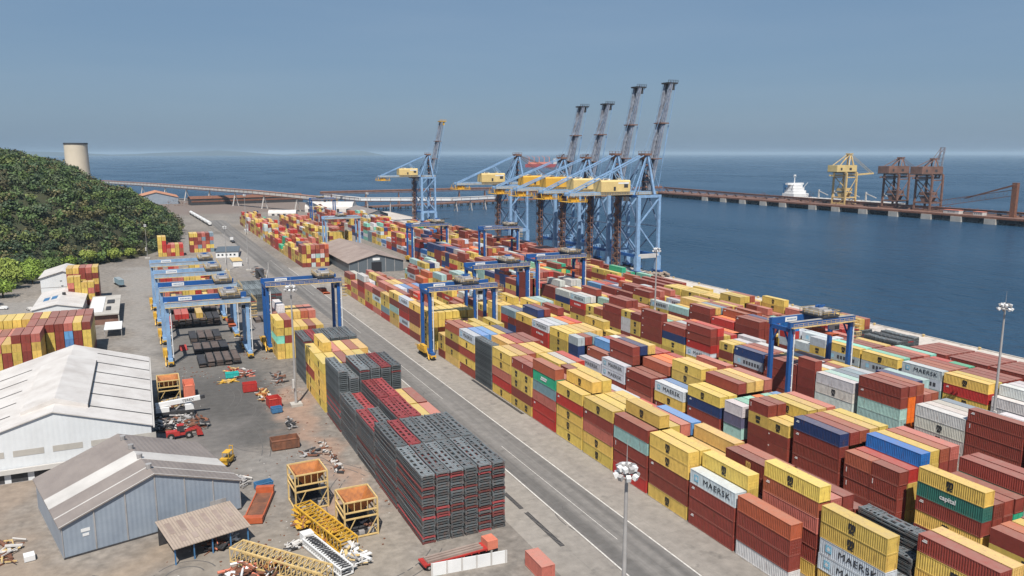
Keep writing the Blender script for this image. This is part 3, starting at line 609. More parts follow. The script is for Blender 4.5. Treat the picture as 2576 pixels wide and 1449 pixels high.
# everything farther off: one object
def merged_boxes(items, name, m, dims, colf):
    verts = []; faces = []; cols_ = []
    for c in items:
        L_ = c['L']; x0 = c['x'] - CW / 2; x1 = c['x'] + CW / 2; y0 = c['y'] - L_ / 2; y1 = c['y'] + L_ / 2; z0 = c['z'] + .03; z1 = c['z'] + HC - .02
        i = len(verts); verts += [(x, y, z) for z in (z0, z1) for y in (y0, y1) for x in (x0, x1)]
        faces += [(i, i+2, i+3, i+1), (i+4, i+5, i+7, i+6), (i, i+1, i+5, i+4), (i+1, i+3, i+7, i+5), (i+3, i+2, i+6, i+7), (i+2, i, i+4, i+6)]
        cols_ += [colf(c)] * 24
        def plate(ya, yb, za, zb, cc):
            j = len(verts); xx = x0 - .02
            verts.extend([(xx, ya, za), (xx, yb, za), (xx, yb, zb), (xx, ya, zb)]); faces.append((j, j+3, j+2, j+1)); cols_.extend([cc] * 4)
        if c['c'] in 'Y': 
            plate(c['y'] - .75, c['y'] + .75, c['z'] + 1.35, c['z'] + 2.15, (.03, .03, .03, 1)); plate(c['y'] - .6, c['y'] + .6, c['z'] + .5, c['z'] + 1.2, (.03, .03, .03, 1))
        if c['c'] == 'M' and L_ > 8:
            for q in range(6): plate(c['y'] + 1.6 - q * 1.15 - .4, c['y'] + 1.6 - q * 1.15 + .4, c['z'] + .75, c['z'] + 1.85, (.06, .06, .07, 1))
            plate(c['y'] + 3.2, c['y'] + 4.4, c['z'] + .7, c['z'] + 1.9, (.30, .55, .70, 1))
        if c['c'] == 'H': 
            for q in range(5): plate(c['y'] + 2.2 - q * 1.1 - .35, c['y'] + 2.2 - q * 1.1 + .35, c['z'] + 1.0, c['z'] + 1.7, (.7, .7, .7, 1))
        if c['c'] in 'DRd' and (int(c['y'] * 7) % 3 == 0): plate(c['y'] + L_ * .38, c['y'] + L_ * .44, c['z'] + 1.8, c['z'] + 2.1, (.7, .68, .66, 1))
        # door end seam and shadow gap
        j = len(verts); yy = y0 - .02; xm = c['x']
        verts.extend([(xm - .04, yy, z0 + .15), (xm + .04, yy, z0 + .15), (xm + .04, yy, z1 - .15), (xm - .04, yy, z1 - .15)]); faces.append((j, j+1, j+2, j+3)); cols_.extend([tuple(q * .45 for q in colf(c)[:3]) + (1,)] * 4)
    me = bpy.data.meshes.new(name); me.from_pydata(verts, [], faces); me.materials.append(m)
    at = me.color_attributes.new('col', 'FLOAT_COLOR', 'CORNER')
    flatc = [v for c in cols_ for v in c]; at.data.foreach_set('color', flatc)
    o = bpy.data.objects.new(name, me); C.objects.link(o); return o
def colfar(c):
    r = random.Random(int(c['x'] * 31 + c['y'] * 17 + c['z'] * 7)); v = r.uniform(.8, 1.15); q = COL[c['c']]
    return (min(1, q[0] * v), min(1, q[1] * v * r.uniform(.94, 1.06)), min(1, q[2] * v), 1)
o = merged_boxes([c for _, c in FAR], 'far_shipping_containers', M['paint_attr'], None, colfar)
tag(o, 'distant mass of yellow and red containers filling the far yard', 'containers', None, 'stuff')
print('containers', len(NEAR), len(FAR))

# ---------------------------------------------------------------- flat racks, folded and piled
RH = 0.5
def rack_mesh(Lr):
    zs = .8; b = MB(); hw = 1.22; hl = Lr / 2
    for sx in (-1, 1):
        xa, xb = sorted((sx * hw, sx * (hw - .34))); b.box(xa, xb, -hl + .35, hl - .35, .12, .38)
    b.box(-.28, .28, -hl + .4, hl - .4, .12, .44)
    n_ = 8
    for i in range(n_):
        y = -hl + .6 + (Lr - 1.2) * i / (n_ - 1); b.box(-hw + .3, hw - .3, y - .2, y + .2, .14, .43)
    for sy in (-1, 1):
        ya, yb = sorted((sy * hl, sy * (hl - .42)))
        for sx in (-1, 1):
            xa, xb = sorted((sx * hw, sx * (hw - .3))); b.box(xa, xb, ya, yb, 0, .58)
        b.box(-hw + .3, hw - .3, ya + .08, yb - .08, .12, .46)
        # folded end wall lying on the deck
        y1 = sy * (hl - .5); y2 = sy * (hl * .42); ya, yb = sorted((y1, y2))
        for x in (-hw + .12, -.34, .34, hw - .12): b.box(x - .1, x + .1, ya, yb, .44, .54)
        for q in range(4): yy = ya + (yb - ya) * (q + .5) / 4; b.box(-hw + .2, hw - .2, yy - .12, yy + .12, .45, .53)
    b.v = [(x, y, z * zs) for x, y, z in b.v]
    return b
RACKL = {}
def rack_me(Lr):
    if Lr not in RACKL: RACKL[Lr] = rack_mesh(Lr).mesh('flat_rack', M['rack'])
    return RACKL[Lr]
GREY = (0.074, 0.086, 0.093, 1); RED = (0.24, 0.045, 0.05, 1); DKRED = (0.13, 0.035, 0.035, 1)
RK = []   # (score, x, y, z, L, colour, label)
def rack_stack(x, y0, Lr, n_, top, seed, where, z0=0.0, vis_side=True, vis_end=True, redp=.25, below=0):
    r = random.Random(seed * 7919 + 13); n_ = int(round(n_ * 1.24)); below = int(round(below * 1.24))
    for i in range(n_):
        t_ = i == n_ - 1
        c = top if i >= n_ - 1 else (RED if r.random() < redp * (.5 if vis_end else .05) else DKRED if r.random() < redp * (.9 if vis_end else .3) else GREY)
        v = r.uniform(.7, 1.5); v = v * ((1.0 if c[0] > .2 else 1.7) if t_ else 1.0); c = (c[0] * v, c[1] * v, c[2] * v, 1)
        vis = t_ or i >= below or (vis_side and True) or vis_end
        d2 = x * x + y0 * y0
        sc = (1.0 if t_ else 0) + (.5 if vis_side else 0) + (.25 if vis_end else 0) + (.5 if i >= below and below else 0)
        cn = 'red' if c[0] > .2 else 'maroon' if c[0] > c[2] * 1.5 else 'grey'
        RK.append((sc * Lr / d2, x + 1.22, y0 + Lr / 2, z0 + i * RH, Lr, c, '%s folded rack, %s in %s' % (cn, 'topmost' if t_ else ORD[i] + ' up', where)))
wcolr = ['first', 'second', 'third', 'fourth', 'fifth', 'sixth']
def rackrow(y0, Lr, ns, tops, nm, seed, x0=40.5, below=None, end=False, cols_=None):
    for k in range(len(ns)):
        if ns[k]: rack_stack(x0 + 2.7 * k, y0, Lr, ns[k], tops[k], seed + k, '%s stack, %s' % (wcolr[k] if len(ns) > 1 else wcolr[(seed) % 10], nm), vis_side=(k == 0), vis_end=end, below=(below[k] if below else 0) or (ns[k - 1] if k and ns[k] > ns[k-1] > 0 else 0))
G_ = GREY; R_ = RED
rackrow(122.8, 14.9, [21] * 6, [G_] * 6, 'nearest rack row', 100, end=True)
rackrow(138.3, 14.9, [21] * 6, [G_, R_, G_, G_, G_, G_], 'second row of racks', 110)
rackrow(153.8, 14.9, [18, 18, 21, 21, 0, 0], [R_, G_, R_, R_, R_, G_], 'third row of racks', 120)
rackrow(169.6, 14.9, [17, 16, 21, 21, 0, 0], [G_, R_, R_, R_, R_, G_], 'fourth row of racks', 130)
rackrow(185.6, 14.9, [25, 22, 25, 25, 25, 25], [G_, G_, G_, G_, R_, G_], 'fifth row of racks', 140)
rackrow(230.5, 14.9, [22] * 6, [G_, R_, G_, G_, G_, G_], 'rack row behind yellow boxes', 150)
for i_, (y_, h_) in enumerate(((349, 13), (364, 13), (379, 12))): rackrow(y_, 13, [h_] * 6, [G_] * 6, '%s pile beyond the gantry' % ('near', 'middle', 'rear')[i_], 300 + 10 * i_, x0=37.0 - i_ * .8)
for k in range(4): rackrow(171.5, 13, [12 + (k % 2)] , [G_], 'nearer quay side rack pile', 200 + k, x0=219.5 + 2.7 * k)
for k in range(4): rackrow(190, 13, [11] , [G_], 'farther quay side rack pile', 210 + k, x0=219.5 + 2.7 * k)
for (bl, k, s, st) in RACKTOPS:
    n_ = {'A': 1}.get('x'); full = st['code'] == 'K'
    rack_stack(st['x'], st['y'], 12.19, 22 if full else 4 if k < 3 else 6, G_, int(k * 7 + s), 'rack pile in %s column of the %s' % (ORD[int(k)], bl), z0=height(st) * HC, vis_end=True, redp=.05)
RK.sort(key=lambda t: -t[0])
JR = random.Random(4)
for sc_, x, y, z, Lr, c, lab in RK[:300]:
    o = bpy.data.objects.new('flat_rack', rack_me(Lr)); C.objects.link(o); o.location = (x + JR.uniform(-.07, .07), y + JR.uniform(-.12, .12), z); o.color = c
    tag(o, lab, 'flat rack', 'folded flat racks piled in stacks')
bm_v = []; bm_f = []; cc = []
for sc_, x, y, z, Lr, c, lab in RK[300:]:
    me = rack_me(Lr); i = len(bm_v)
    bm_v += [(v.co.x + x, v.co.y + y, v.co.z + z) for v in me.vertices]; 
    for p in me.polygons: bm_f.append(tuple(i + q for q in p.vertices)); cc += [v for _ in p.vertices for v in c]
me = bpy.data.meshes.new('rack_mass'); me.from_pydata(bm_v, [], bm_f); me.materials.append(M['rack_attr'])
at = me.color_attributes.new('col', 'FLOAT_COLOR', 'CORNER'); at.data.foreach_set('color', cc)
o = bpy.data.objects.new('piled_flat_racks', me); C.objects.link(o); tag(o, 'deep mass of further folded grey flat racks in the piles', 'flat racks', None, 'stuff')
print('racks', len(RK))

# ---------------------------------------------------------------- rubber tyred gantry cranes
def rail_mb(b, p, q, h=1.1, posts=None, t=.07):
    p = Vector(p); q = Vector(q); n_ = posts or max(2, int((q - p).length / 1.6))
    for i in range(n_ + 1):
        a = p.lerp(q, i / n_); b.beam(a, a + Vector((0, 0, h)), t)
    for hh in (h, h * .55): b.beam(p + Vector((0, 0, hh)), q + Vector((0, 0, hh)), t)
def rtg(x0, yc, span, Hh, W, paint, trolley, label, sill=13.0, gpaint=None, hoist=7.0):
    t = empty('gantry_crane', (x0 + span / 2, yc, 0), 0, label, 'gantry crane', 'rubber tyred gantry cranes straddling the container rows')
    hs = span / 2; gz = Hh - 1.7
    for sx in (-1, 1):
        for sy in (-1, 1):
            b = MB(); b.beam((sx * hs, sy * W / 2, 2.2), (sx * hs, sy * W / 2, gz), 1.05, .9)
            leg = b.build('leg', paint, t)
        # conduit / ladder riser on the near leg
        b = MB(); b.cyl((sx * (hs) + 1.0, -W / 2 - .3, 2.4), (sx * hs + 1.0, -W / 2 - .3, gz), .16, n=6); 
        for q in range(6): b.box(sx * hs + .4, sx * hs + 1.0, -W / 2 - .4, -W / 2 - .2, 3 + q * 3.4, 3.15 + q * 3.4)
        b.build('riser', M['white'], t)
        b = MB(); b.box(sx * hs - .7, sx * hs + .7, -sill / 2, sill / 2, 1.5, 2.5); b.build('sill_beam', paint, t); b = MB(); b.box(sx * hs - .45, sx * hs + .45, -W / 2, W / 2, gz - 1.0, gz + .1)
        b.beam((sx * hs, -W / 2, gz - 5), (sx * hs, -W / 2 + 2.4, gz - .8), .35).beam((sx * hs, W / 2, gz - 5), (sx * hs, W / 2 - 2.4, gz - .8), .35)
        b.build('tie_beam', paint, t)
        for sy in (-1, 1):
            b = MB(); b.box(sx * hs - .9, sx * hs + .9, sy * (sill / 2 - 1.2) - 1.6, sy * (sill / 2 - 1.2) + 1.6, .9, 1.7)
            bo = b.build('bogie', M['yellow'], t)
            for dy in (-1.05, 1.05):
                wv = MB(); yy = sy * (sill / 2 - 1.2) + dy; wv.cyl((sx * hs - .45, yy, .8), (sx * hs + .45, yy, .8), .78, n=12).build('wheel', M['tyre'], bo)
    # generator house and ladder cage at the road-side sill
    b = MB(); b.box(-hs - 1.9, -hs - .75, -2.6, 1.6, 1.9, 4.3); b.box(-hs - 2.0, -hs - .7, 2.2, 4.4, 1.9, 3.4); 
    b.build('generator_box', M['yellow'], t)
    b = MB(); rail_mb(b, (-hs - 2.0, -sill / 2, 2.4), (-hs - 2.0, sill / 2, 2.4), 1.1); b.beam((-hs - 1.5, -sill / 2, .5), (-hs - 1.5, -sill / 2 + 2.5, 3.2), .35); b.build('ladder_cage', M['yellow'], t)
    for i, sy in enumerate((-1, 1)):
        b = MB(); b.box(-hs - .8, hs + 1.2, sy * W / 2 - .5, sy * W / 2 + .5, gz, Hh)
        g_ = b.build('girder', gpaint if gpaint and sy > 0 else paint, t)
        b = MB(); b.box(-hs - .5, hs + 1.0, sy * W / 2 + sy * .5 - .04, sy * W / 2 + sy * 1.5, gz + .2, gz + .34) if sy > 0 else b.box(-hs - .5, hs + 1.0, sy * W / 2 - 1.5, sy * W / 2 - .46, gz + .2, gz + .34)
        rail_mb(b, (-hs - .5, sy * (W / 2 + 1.45), gz + .34), (hs + 1.0, sy * (W / 2 + 1.45), gz + .34), 1.1)
        b.build('walkway', M['cream'], t)
        b = MB(); b.box(-hs, hs, sy * W / 2 - .12, sy * W / 2 + .12, Hh + .01, Hh + .16); b.box(-hs - .6, hs + 1.0, sy * W / 2 - .62, sy * W / 2 + .62, Hh + .005, Hh + .06) if sy < 0 else None; b.build('trolley_rail', M['galv'], t)
    b = MB(); b.box(-hs + 4.0, -hs + 8.2, W / 2 - .56, W / 2 - .51, gz + .25, Hh - .25); s_ = b.build('name_sign', M['white'], t)
    b = MB()
    for q in range(7): b.box(-hs + 4.6 + q * .48, -hs + 4.9 + q * .48, W / 2 - .58, W / 2 - .565, gz + .65, gz + 1.05)
    b.build('lettering', M['bluep'], s_)
    # stair cage and cable reel at the far end
    b = MB()
    for q in range(5):
        z0 = gz - 1 - q * 1.0
        b.box(hs + 1.2, hs + 3.0, -W / 2 - 1.2, -W / 2 + .6, z0, z0 + .12)
    rail_mb(b, (hs + 3.0, -W / 2 - 1.2, gz - .2), (hs + 3.0, W / 2 + 1, gz - .2), 1.1); rail_mb(b, (hs + 1.2, -W / 2 - 1.3, gz - 1), (hs + 3.0, -W / 2 - 1.3, gz - 1), 1.1)
    rail_mb(b, (hs + 1.2, -W / 2 - 1.3, gz - 4), (hs + 3.0, -W / 2 - 1.3, gz - 4), 1.1)
    b.build('end_stair', M['cream'], t)
    # trolley
    tx = -hs + trolley * span
    b = MB(); b.box(tx - 3, tx + 3, -W / 2 - .8, W / 2 + .8, Hh + .3, Hh + .75)
    tr = b.build('trolley', M['dark'], t)
    b = MB(); b.box(tx - 1.8, tx + 1.4, -1.6, 2.2, Hh + .75, Hh + 2.3); b.box(tx - 2.8, tx + 2.8, 2.4, 3.4, Hh + .75, Hh + 2.0); b.cyl((tx - 1.2, -2.4, Hh + 1.5), (tx + 1.6, -2.4, Hh + 1.5), .55); b.box(tx - 2.6, tx - 1.9, -2.6, 2.6, Hh + .75, Hh + 1.5); b.build('winch', M['galv'], tr)
    b = MB(); b.box(tx - .7, tx + .9, -.4, 1.0, Hh + 1.9, Hh + 2.9); b.box(tx - 1.6, tx + 1.8, -.1, .2, Hh + 2.6, Hh + 2.9); b.build('motor_cover', M['blue'], tr)
    b = MB()
    for (a, c_) in (((-3, -1), (3, -1)), ((-3, 1), (3, 1)), ((-3, -1), (-3, 1)), ((3, -1), (3, 1))):
        rail_mb(b, (tx + a[0], a[1] * (W / 2 + .75), Hh + .75), (tx + c_[0], c_[1] * (W / 2 + .75), Hh + .75), 1.15, t=.09)
    b.build('guard_rail', M['cream'], tr)
    b = MB(); b.box(tx + 3.2, tx + 5.0, -W / 2 + .8, -W / 2 + 2.8, gz - 2.3, gz); cb = b.build('cab', M['white'], tr)
    MB().box(tx + 3.25, tx + 4.95, -W / 2 + .74, -W / 2 + .79, gz - 2.0, gz - .9).build('cab_window', M['glass'], cb)
    sz = Hh - hoist
    b = MB(); b.box(tx - 1.1, tx + 1.1, -6.0, 6.0, sz - .35, sz); b.box(tx - .9, tx + .9, -1.6, 1.6, sz, sz + .8)
    for yy in (-5.8, 5.8): b.box(tx - 1.2, tx + 1.2, yy - .2, yy + .2, sz - .5, sz + .1)
    sp = b.build('spreader', M['orange'], tr)
    b = MB()
    for sx in (-.7, .7):
        for yy in (-1.4, 1.4): b.beam((tx + sx, yy, sz + .7), (tx + sx, yy * 1.2, Hh + .4), .05)
    b.build('hoist_rope', M['dark'], sp)
    return t
rtg(37.0, 281.0, 24.6, 24.3, 9.0, M['blue'], .82, 'deep blue gantry crane spanning the yellow stacks left of the road', hoist=5)
rtg(84.2, 246.5, 23.2, 24.3, 8.0, M['blue'], .62, 'deep blue gantry crane with legs standing at the road edge', hoist=15)
rtg(117.2, 288.0, 23.2, 24.3, 9.0, M['blue'], .72, 'blue gantry crane between the roadside gantry and the quay cranes', hoist=5)
rtg(152.2, 302.0, 23.0, 24.3, 9.0, M['blue'], .80, 'blue gantry crane just left of the nearest quay crane foot')
rtg(152.0, 154.0, 21.6, 24.3, 6.8, M['blue'], .62, 'nearest blue gantry crane at right, straddling the dark red stacks', hoist=4)
rtg(151.6, 473.0, 23.0, 24.3, 10.0, M['blue'], .8, 'far blue gantry crane behind the brown roofed shed')
rtg(184.8, 435.0, 22.0, 24.3, 8.0, M['blue'], .85, 'small blue gantry crane in front of the lowered quay crane')
rtg(114.8, 552.0, 23.5, 24.3, 9.0, M['ltblue'], .5, 'pale blue gantry crane standing over the brown shed roof')
rtg(152.0, 790.0, 23.0, 24.3, 9.0, M['blue'], .4, 'farthest blue gantry crane beside the white domed shed')
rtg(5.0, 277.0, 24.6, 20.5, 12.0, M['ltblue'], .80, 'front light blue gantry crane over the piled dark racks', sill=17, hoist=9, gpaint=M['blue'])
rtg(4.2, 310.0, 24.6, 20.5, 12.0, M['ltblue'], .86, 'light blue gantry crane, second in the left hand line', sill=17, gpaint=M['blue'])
rtg(3.2, 345.0, 24.6, 20.5, 12.0, M['ltblue'], .88, 'light blue gantry crane, third in the left hand line', sill=17)
rtg(2.2, 380.0, 24.6, 20.5, 12.0, M['ltblue'], .9, 'light blue gantry crane, rearmost in the left hand line', sill=17)

# ---------------------------------------------------------------- quay cranes
def sts(yc, apex, tip, label, house='house', boom_up=True, legm='ltblue', bw=10.5, gx=(211, 268)):
    t = empty('quay_crane', (258.5, yc, 0), 0, label, 'quay crane', 'ship to shore cranes along the quay')
    XS, XL = 265.0 - 258.5, 251.2 - 258.5; U = 44.8
    for sy in (-1, 1):
        for xx, nm in ((XS, 's'), (XL, 'l')):
            b = MB(); b.beam((xx, sy * bw, 3.0), (xx, sy * bw * .98, U - 1), (2.0 if sy < 0 else 2.4) if nm == 'l' else 1.5, 1.7 if sy < 0 else 3.4); b.beam((xx, sy * bw, 2.4), (xx, sy * bw, 10.5), 2.6, 3.0)
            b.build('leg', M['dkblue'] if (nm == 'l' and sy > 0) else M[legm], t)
            b = MB(); b.box(xx - .9, xx + .9, sy * bw - 4.2, sy * bw + 4.2, 1.4, 2.4); bo = b.build('bogie', M['blue'], t)
            for q in range(6): MB().cyl((xx - .35, sy * bw - 3.6 + q * 1.44, .62), (xx + .35, sy * bw - 3.6 + q * 1.44, .62), .6, n=10).build('wheel', M['dark'], bo)
        # side frame: portal beam, upper beam, K bracing
        b = MB(); b.beam((XL, sy * bw, 10.5), (XS, sy * bw, 10.5), 1.8, 2.2); b.build('portal_beam', M['offwhite'] if sy < 0 and yc < 380 else M[legm], t)
        b = MB(); b.beam((XL - 1, sy * bw, U - .6), (XS + 1, sy * bw, U - .6), 1.2, 1.5); b.build('upper_beam', M[legm], t)
        b = MB(); b.beam((XS, sy * bw, U - 1.5), (XL, sy * bw, 28), .7); b.beam((XL, sy * bw, 28), (XS, sy * bw, 11.4), .7); b.build('brace', M[legm], t)
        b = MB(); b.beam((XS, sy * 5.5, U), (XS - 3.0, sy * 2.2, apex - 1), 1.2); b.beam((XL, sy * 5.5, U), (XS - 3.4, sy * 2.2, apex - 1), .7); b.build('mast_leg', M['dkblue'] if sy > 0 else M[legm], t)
    for xx in (XS, XL):
        b = MB(); b.beam((xx, -bw, 10.5), (xx, bw, 10.5), 1.3, 1.6); b.beam((xx, -bw, U - .6), (xx, bw, U - .6), 1.2, 1.5); b.build('cross_beam', M['blue'], t)
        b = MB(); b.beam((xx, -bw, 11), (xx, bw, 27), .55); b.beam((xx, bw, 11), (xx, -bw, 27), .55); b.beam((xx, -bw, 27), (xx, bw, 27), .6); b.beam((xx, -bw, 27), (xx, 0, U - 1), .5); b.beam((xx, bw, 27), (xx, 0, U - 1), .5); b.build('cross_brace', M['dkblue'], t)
    # stair tower on the land side leg
    b = MB(); sx = XL - 2.6
    for q in range(14):
        z0 = 2 + q * 3; d = 1 if q % 2 else -1
        b.beam((sx, bw - 2.5 * d - 3, z0), (sx, bw + 2.5 * d - 3, z0 + 3), 1.1, .5); b.beam((sx - .8, bw - 2.5 * d - 3, z0 + 1), (sx - .8, bw + 2.5 * d - 3, z0 + 4), .12, .9); b.box(sx - .7, sx + .7, bw - 6.2, bw + .4, z0 + 2.9, z0 + 3.05)
    for dx in (-.8, .8):
        for dy in (-6, .3): b.beam((sx + dx, bw + dy, 0.4), (sx + dx, bw + dy, U), .22)
    b.build('stair_tower', M['brownst'], t)
    # girder to the backreach
    g0, g1 = gx[0] - 258.5, gx[1] - 258.5
    b = MB()
    for sy in (-1, 1): b.box(g0, g1, sy * 2.6 - .6, sy * 2.6 + .6, U, U + 2.0)
    for q in range(8): x = g0 + (g1 - g0) * q / 7; b.box(x - .35, x + .35, -2.0, 2.0, U + .3, U + 1.2)
    b.build('girder', M[legm], t)
    b = MB()
    for sy in (-1, 1):
        b.box(g0, g1, sy * 3.9 - .6, sy * 3.9 + .6, U + .2, U + .35); rail_mb(b, (g0, sy * 4.5, U + .35), (g1, sy * 4.5, U + .35), 1.2, t=.12)
    b.build('walkway', M['cream'], t)
    # machinery house
    b = MB(); b.prism([(-4.2, U + 2.0), (4.2, U + 2.0), (4.2, U + 7.6), (3.4, U + 8.4), (-3.4, U + 8.4), (-4.2, U + 7.6)], 'x', 230.5 - 258.5, 249.5 - 258.5)
    hs_ = b.build('machinery_house', M[house], t)
    MB().box(-13.2, -10.6, -4.26, -4.21, U + 4.2, U + 6.2).build('louvre', M['dark'], hs_); MB().box(-20, -18.6, -4.26, -4.21, U + 2.6, U + 4.8).build('door', M['dark'], hs_)
    b = MB(); b.box(-17.0, -10.0, -4.27, -4.22, U + 6.3, U + 7.2); b.build('name_panel', M['white'], hs_)
    b = MB(); b.box(-24, -20.5, -1.2, 1.2, U + 8.4, U + 9.3); b.box(-15, -13, -1.5, 1.0, U + 8.4, U + 9.6); b.build('roof_vent', M['white'], hs_)
    # end platform under the backreach
    b = MB(); b.box(g0 - 2, g0 + 10, -5.4, 5.4, U - 3.2, U - 2.9); rail_mb(b, (g0 - 2, -5.4, U - 2.9), (g0 + 10, -5.4, U - 2.9), 1.3, t=.14); rail_mb(b, (g0 - 2, 5.4, U - 2.9), (g0 + 10, 5.4, U - 2.9), 1.3, t=.14)
    for x in (g0 - 1.5, g0 + 4, g0 + 9.5):
        for sy in (-1, 1): b.beam((x, sy * 4.6, U - 3), (x, sy * 3.4, U + .2), .3)
    b.box(g0 + 1, g0 + 6, -3.2, -.6, U - 2.9, U - .6)
    b.build('end_platform', M['yellow'], t)
    # trolley and cab
    b = MB(); b.box(-16.5, -10.5, -2.4, 2.4, U - .9, U - .1); tr = b.build('trolley', M['dark'], t)
    b = MB(); b.box(-10, -7.6, -1.3, 1.3, U - 3.6, U - 1.0); cb = b.build('cab', M['offwhite'], tr); MB().box(-7.59, -7.5, -1.1, 1.1, U - 3.4, U - 1.6).build('cab_window', M['glass'], cb)
    # apex
    b = MB(); b.box(XS - 5.6, XS - 1.0, -3.4, 3.4, apex - 1.4, apex - .2); b.box(XS - 4.6, XS - 2.2, -2.2, 2.2, apex - 3.6, apex - 1.4); rail_mb(b, (XS - 5.6, -3.4, apex - .2), (XS - 1, -3.4, apex - .2), 1.2, t=.14); rail_mb(b, (XS - 5.6, 3.4, apex - .2), (XS - 1, 3.4, apex - .2), 1.2, t=.14)
    b.build('mast_head', M['brownst'], t)
    b = MB()
    for q in range(7):
        z0 = U + 1 + q * 3.1; d = 1 if q % 2 else -1; b.beam((XS - 3.2, -2.4 * d, z0), (XS - 3.2, 2.4 * d, z0 + 3), .8, .2); b.box(XS - 4.4, XS - 2.2, -3, 3, z0 + 2.95, z0 + 3.1)
    b.build('mast_stair', M['brownst'], t)
    # back stays
    b = MB()
    for sy in (-1, 1):
        b.beam((XS - 3.4, sy * 2.0, apex - .6), (g0 + 3, sy * 3.0, U + 2), .5); b.beam((XS - 3.4, sy * 1.6, apex - .6), (g0 + 4.5, sy * 2.2, U + 2), .3)
        mid = Vector((XS - 3.4, sy * 2.0, apex - .6)).lerp(Vector((g0 + 3, sy * 3.0, U + 2)), .42)
        b.beam(mid, (-9.5, sy * 3.2, U + 2), .42); b.beam(mid, (XL + 3, sy * 3.2, U + 2), .42); b.beam((XS - 3.4, sy * 2.2, apex - 1), (-3.5, sy * 4.0, U + 1.5), .45)
    b.build('back_stay', M[legm], t)
    # boom
    if boom_up:
        a = Vector((264.2 - 258.5, 0, U + 2.2)); e = Vector((276.6 - 258.5, 0, tip)); 
    else:
        a = Vector((266.0 - 258.5, 0, U + 1)); e = Vector((266.0 - 258.5 + 52, 0, U + 3))
    d = (e - a).normalized(); nrm = Vector((d.z, 0, -d.x))   # towards the ship side of the raised boom
    if not boom_up: nrm = Vector((0, 0, 1))
    b = MB()
    for sy in (-1, 1):
        off = Vector((0, sy * 2.2, 0)); b.beam(a + off, e + off, 1.9, 2.0)
    Ln = (e - a).length; n_ = int(Ln / 4)
    for q in range(n_ + 1):
        p = a.lerp(e, q / n_); b.beam(p + Vector((0, -2.2, 0)), p + Vector((0, 2.2, 0)), .45)
        if q < n_:
            p2 = a.lerp(e, (q + 1) / n_); sg = 1 if q % 2 else -1; b.beam(p + Vector((0, -2.2 * sg, 0)), p2 + Vector((0, 2.2 * sg, 0)), .3)
    bo = b.build('boom', M['boomgrey'], t)
    b = MB()
    for sy in (-1, 1):
        off = Vector((0, sy * 3.3, 0)) - nrm * .3; b.beam(a + off, e + off, .25); 
        for q in range(n_ + 1):
            p = a.lerp(e, q / n_) + off; b.beam(p, p - nrm * 1.2, .12)
        b.beam(a + off - nrm * 1.2, e + off - nrm * 1.2, .1)
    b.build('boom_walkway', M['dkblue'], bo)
    for fr, wd, hh in ((1.0, 3.3, .8), (.63, 3.8, .6), (.30, 3.4, .5)):
        p = a.lerp(e, fr); b = MB(); b.box(p.x - (2.8 if fr == 1 else 2.6), p.x + (4.0 if fr == 1 else 3.0), -wd, wd, p.z - hh, p.z)
        if fr == 1: rail_mb(b, (p.x - 2.8, -wd, p.z), (p.x + 4, -wd, p.z), 1.2, t=.15); b.box(p.x - 1, p.x + 2.4, -2.4, 2.4, p.z - 4.2, p.z - hh)
        b.build('boom_platform', (M['yellow'] if yc > 700 else M['dark']) if fr == 1 else M['brownst'], bo)
    b = MB()
    for sy in (-1, 1):
        off = Vector((0, sy * 2.6, 0))
        if boom_up:
            b.beam(e + off + nrm * 3.2, a.lerp(e, .05) + off + nrm * 5.0, .28); b.beam(a.lerp(e, .62) + off + nrm * 3.4, a.lerp(e, .2) + off + nrm * 4.6, .28); b.beam(a.lerp(e, .05) + off + nrm * 5.0, (XS - 2, sy * 2.2, apex - 1), .3)
            b.beam(a.lerp(e, .9) + off, (XS - 3, sy * 2, apex), .14)
        else:
            for f_ in (.5, .95): b.beam((XS - 3, sy * 2, apex - .8), a.lerp(e, f_) + off, .32)
    b.build('fore_stay', M[legm] if boom_up else M['brownst'], t)
    return t
sts(377.5, 68.2, 107.6, 'nearest quay crane, light blue legs, tallest raised boom at right', 'house')
sts(408.5, 68.2, 107.6, 'tall quay crane second from right with raised boom', 'house')
sts(443.5, 66.0, 99.6, 'quay crane with raised boom, third from right, amber machinery house', 'house2', legm='ltblue')
sts(475.5, 65.6, 99.6, 'quay crane with raised boom, fourth from right, amber machinery house', 'house2')
sts(546.0, 67.5, 99.6, 'quay crane with its boom lowered over the water', 'house', boom_up=False)
sts(752.0, 67.6, 99.7, 'lone far quay crane with raised boom and orange tip', 'house')

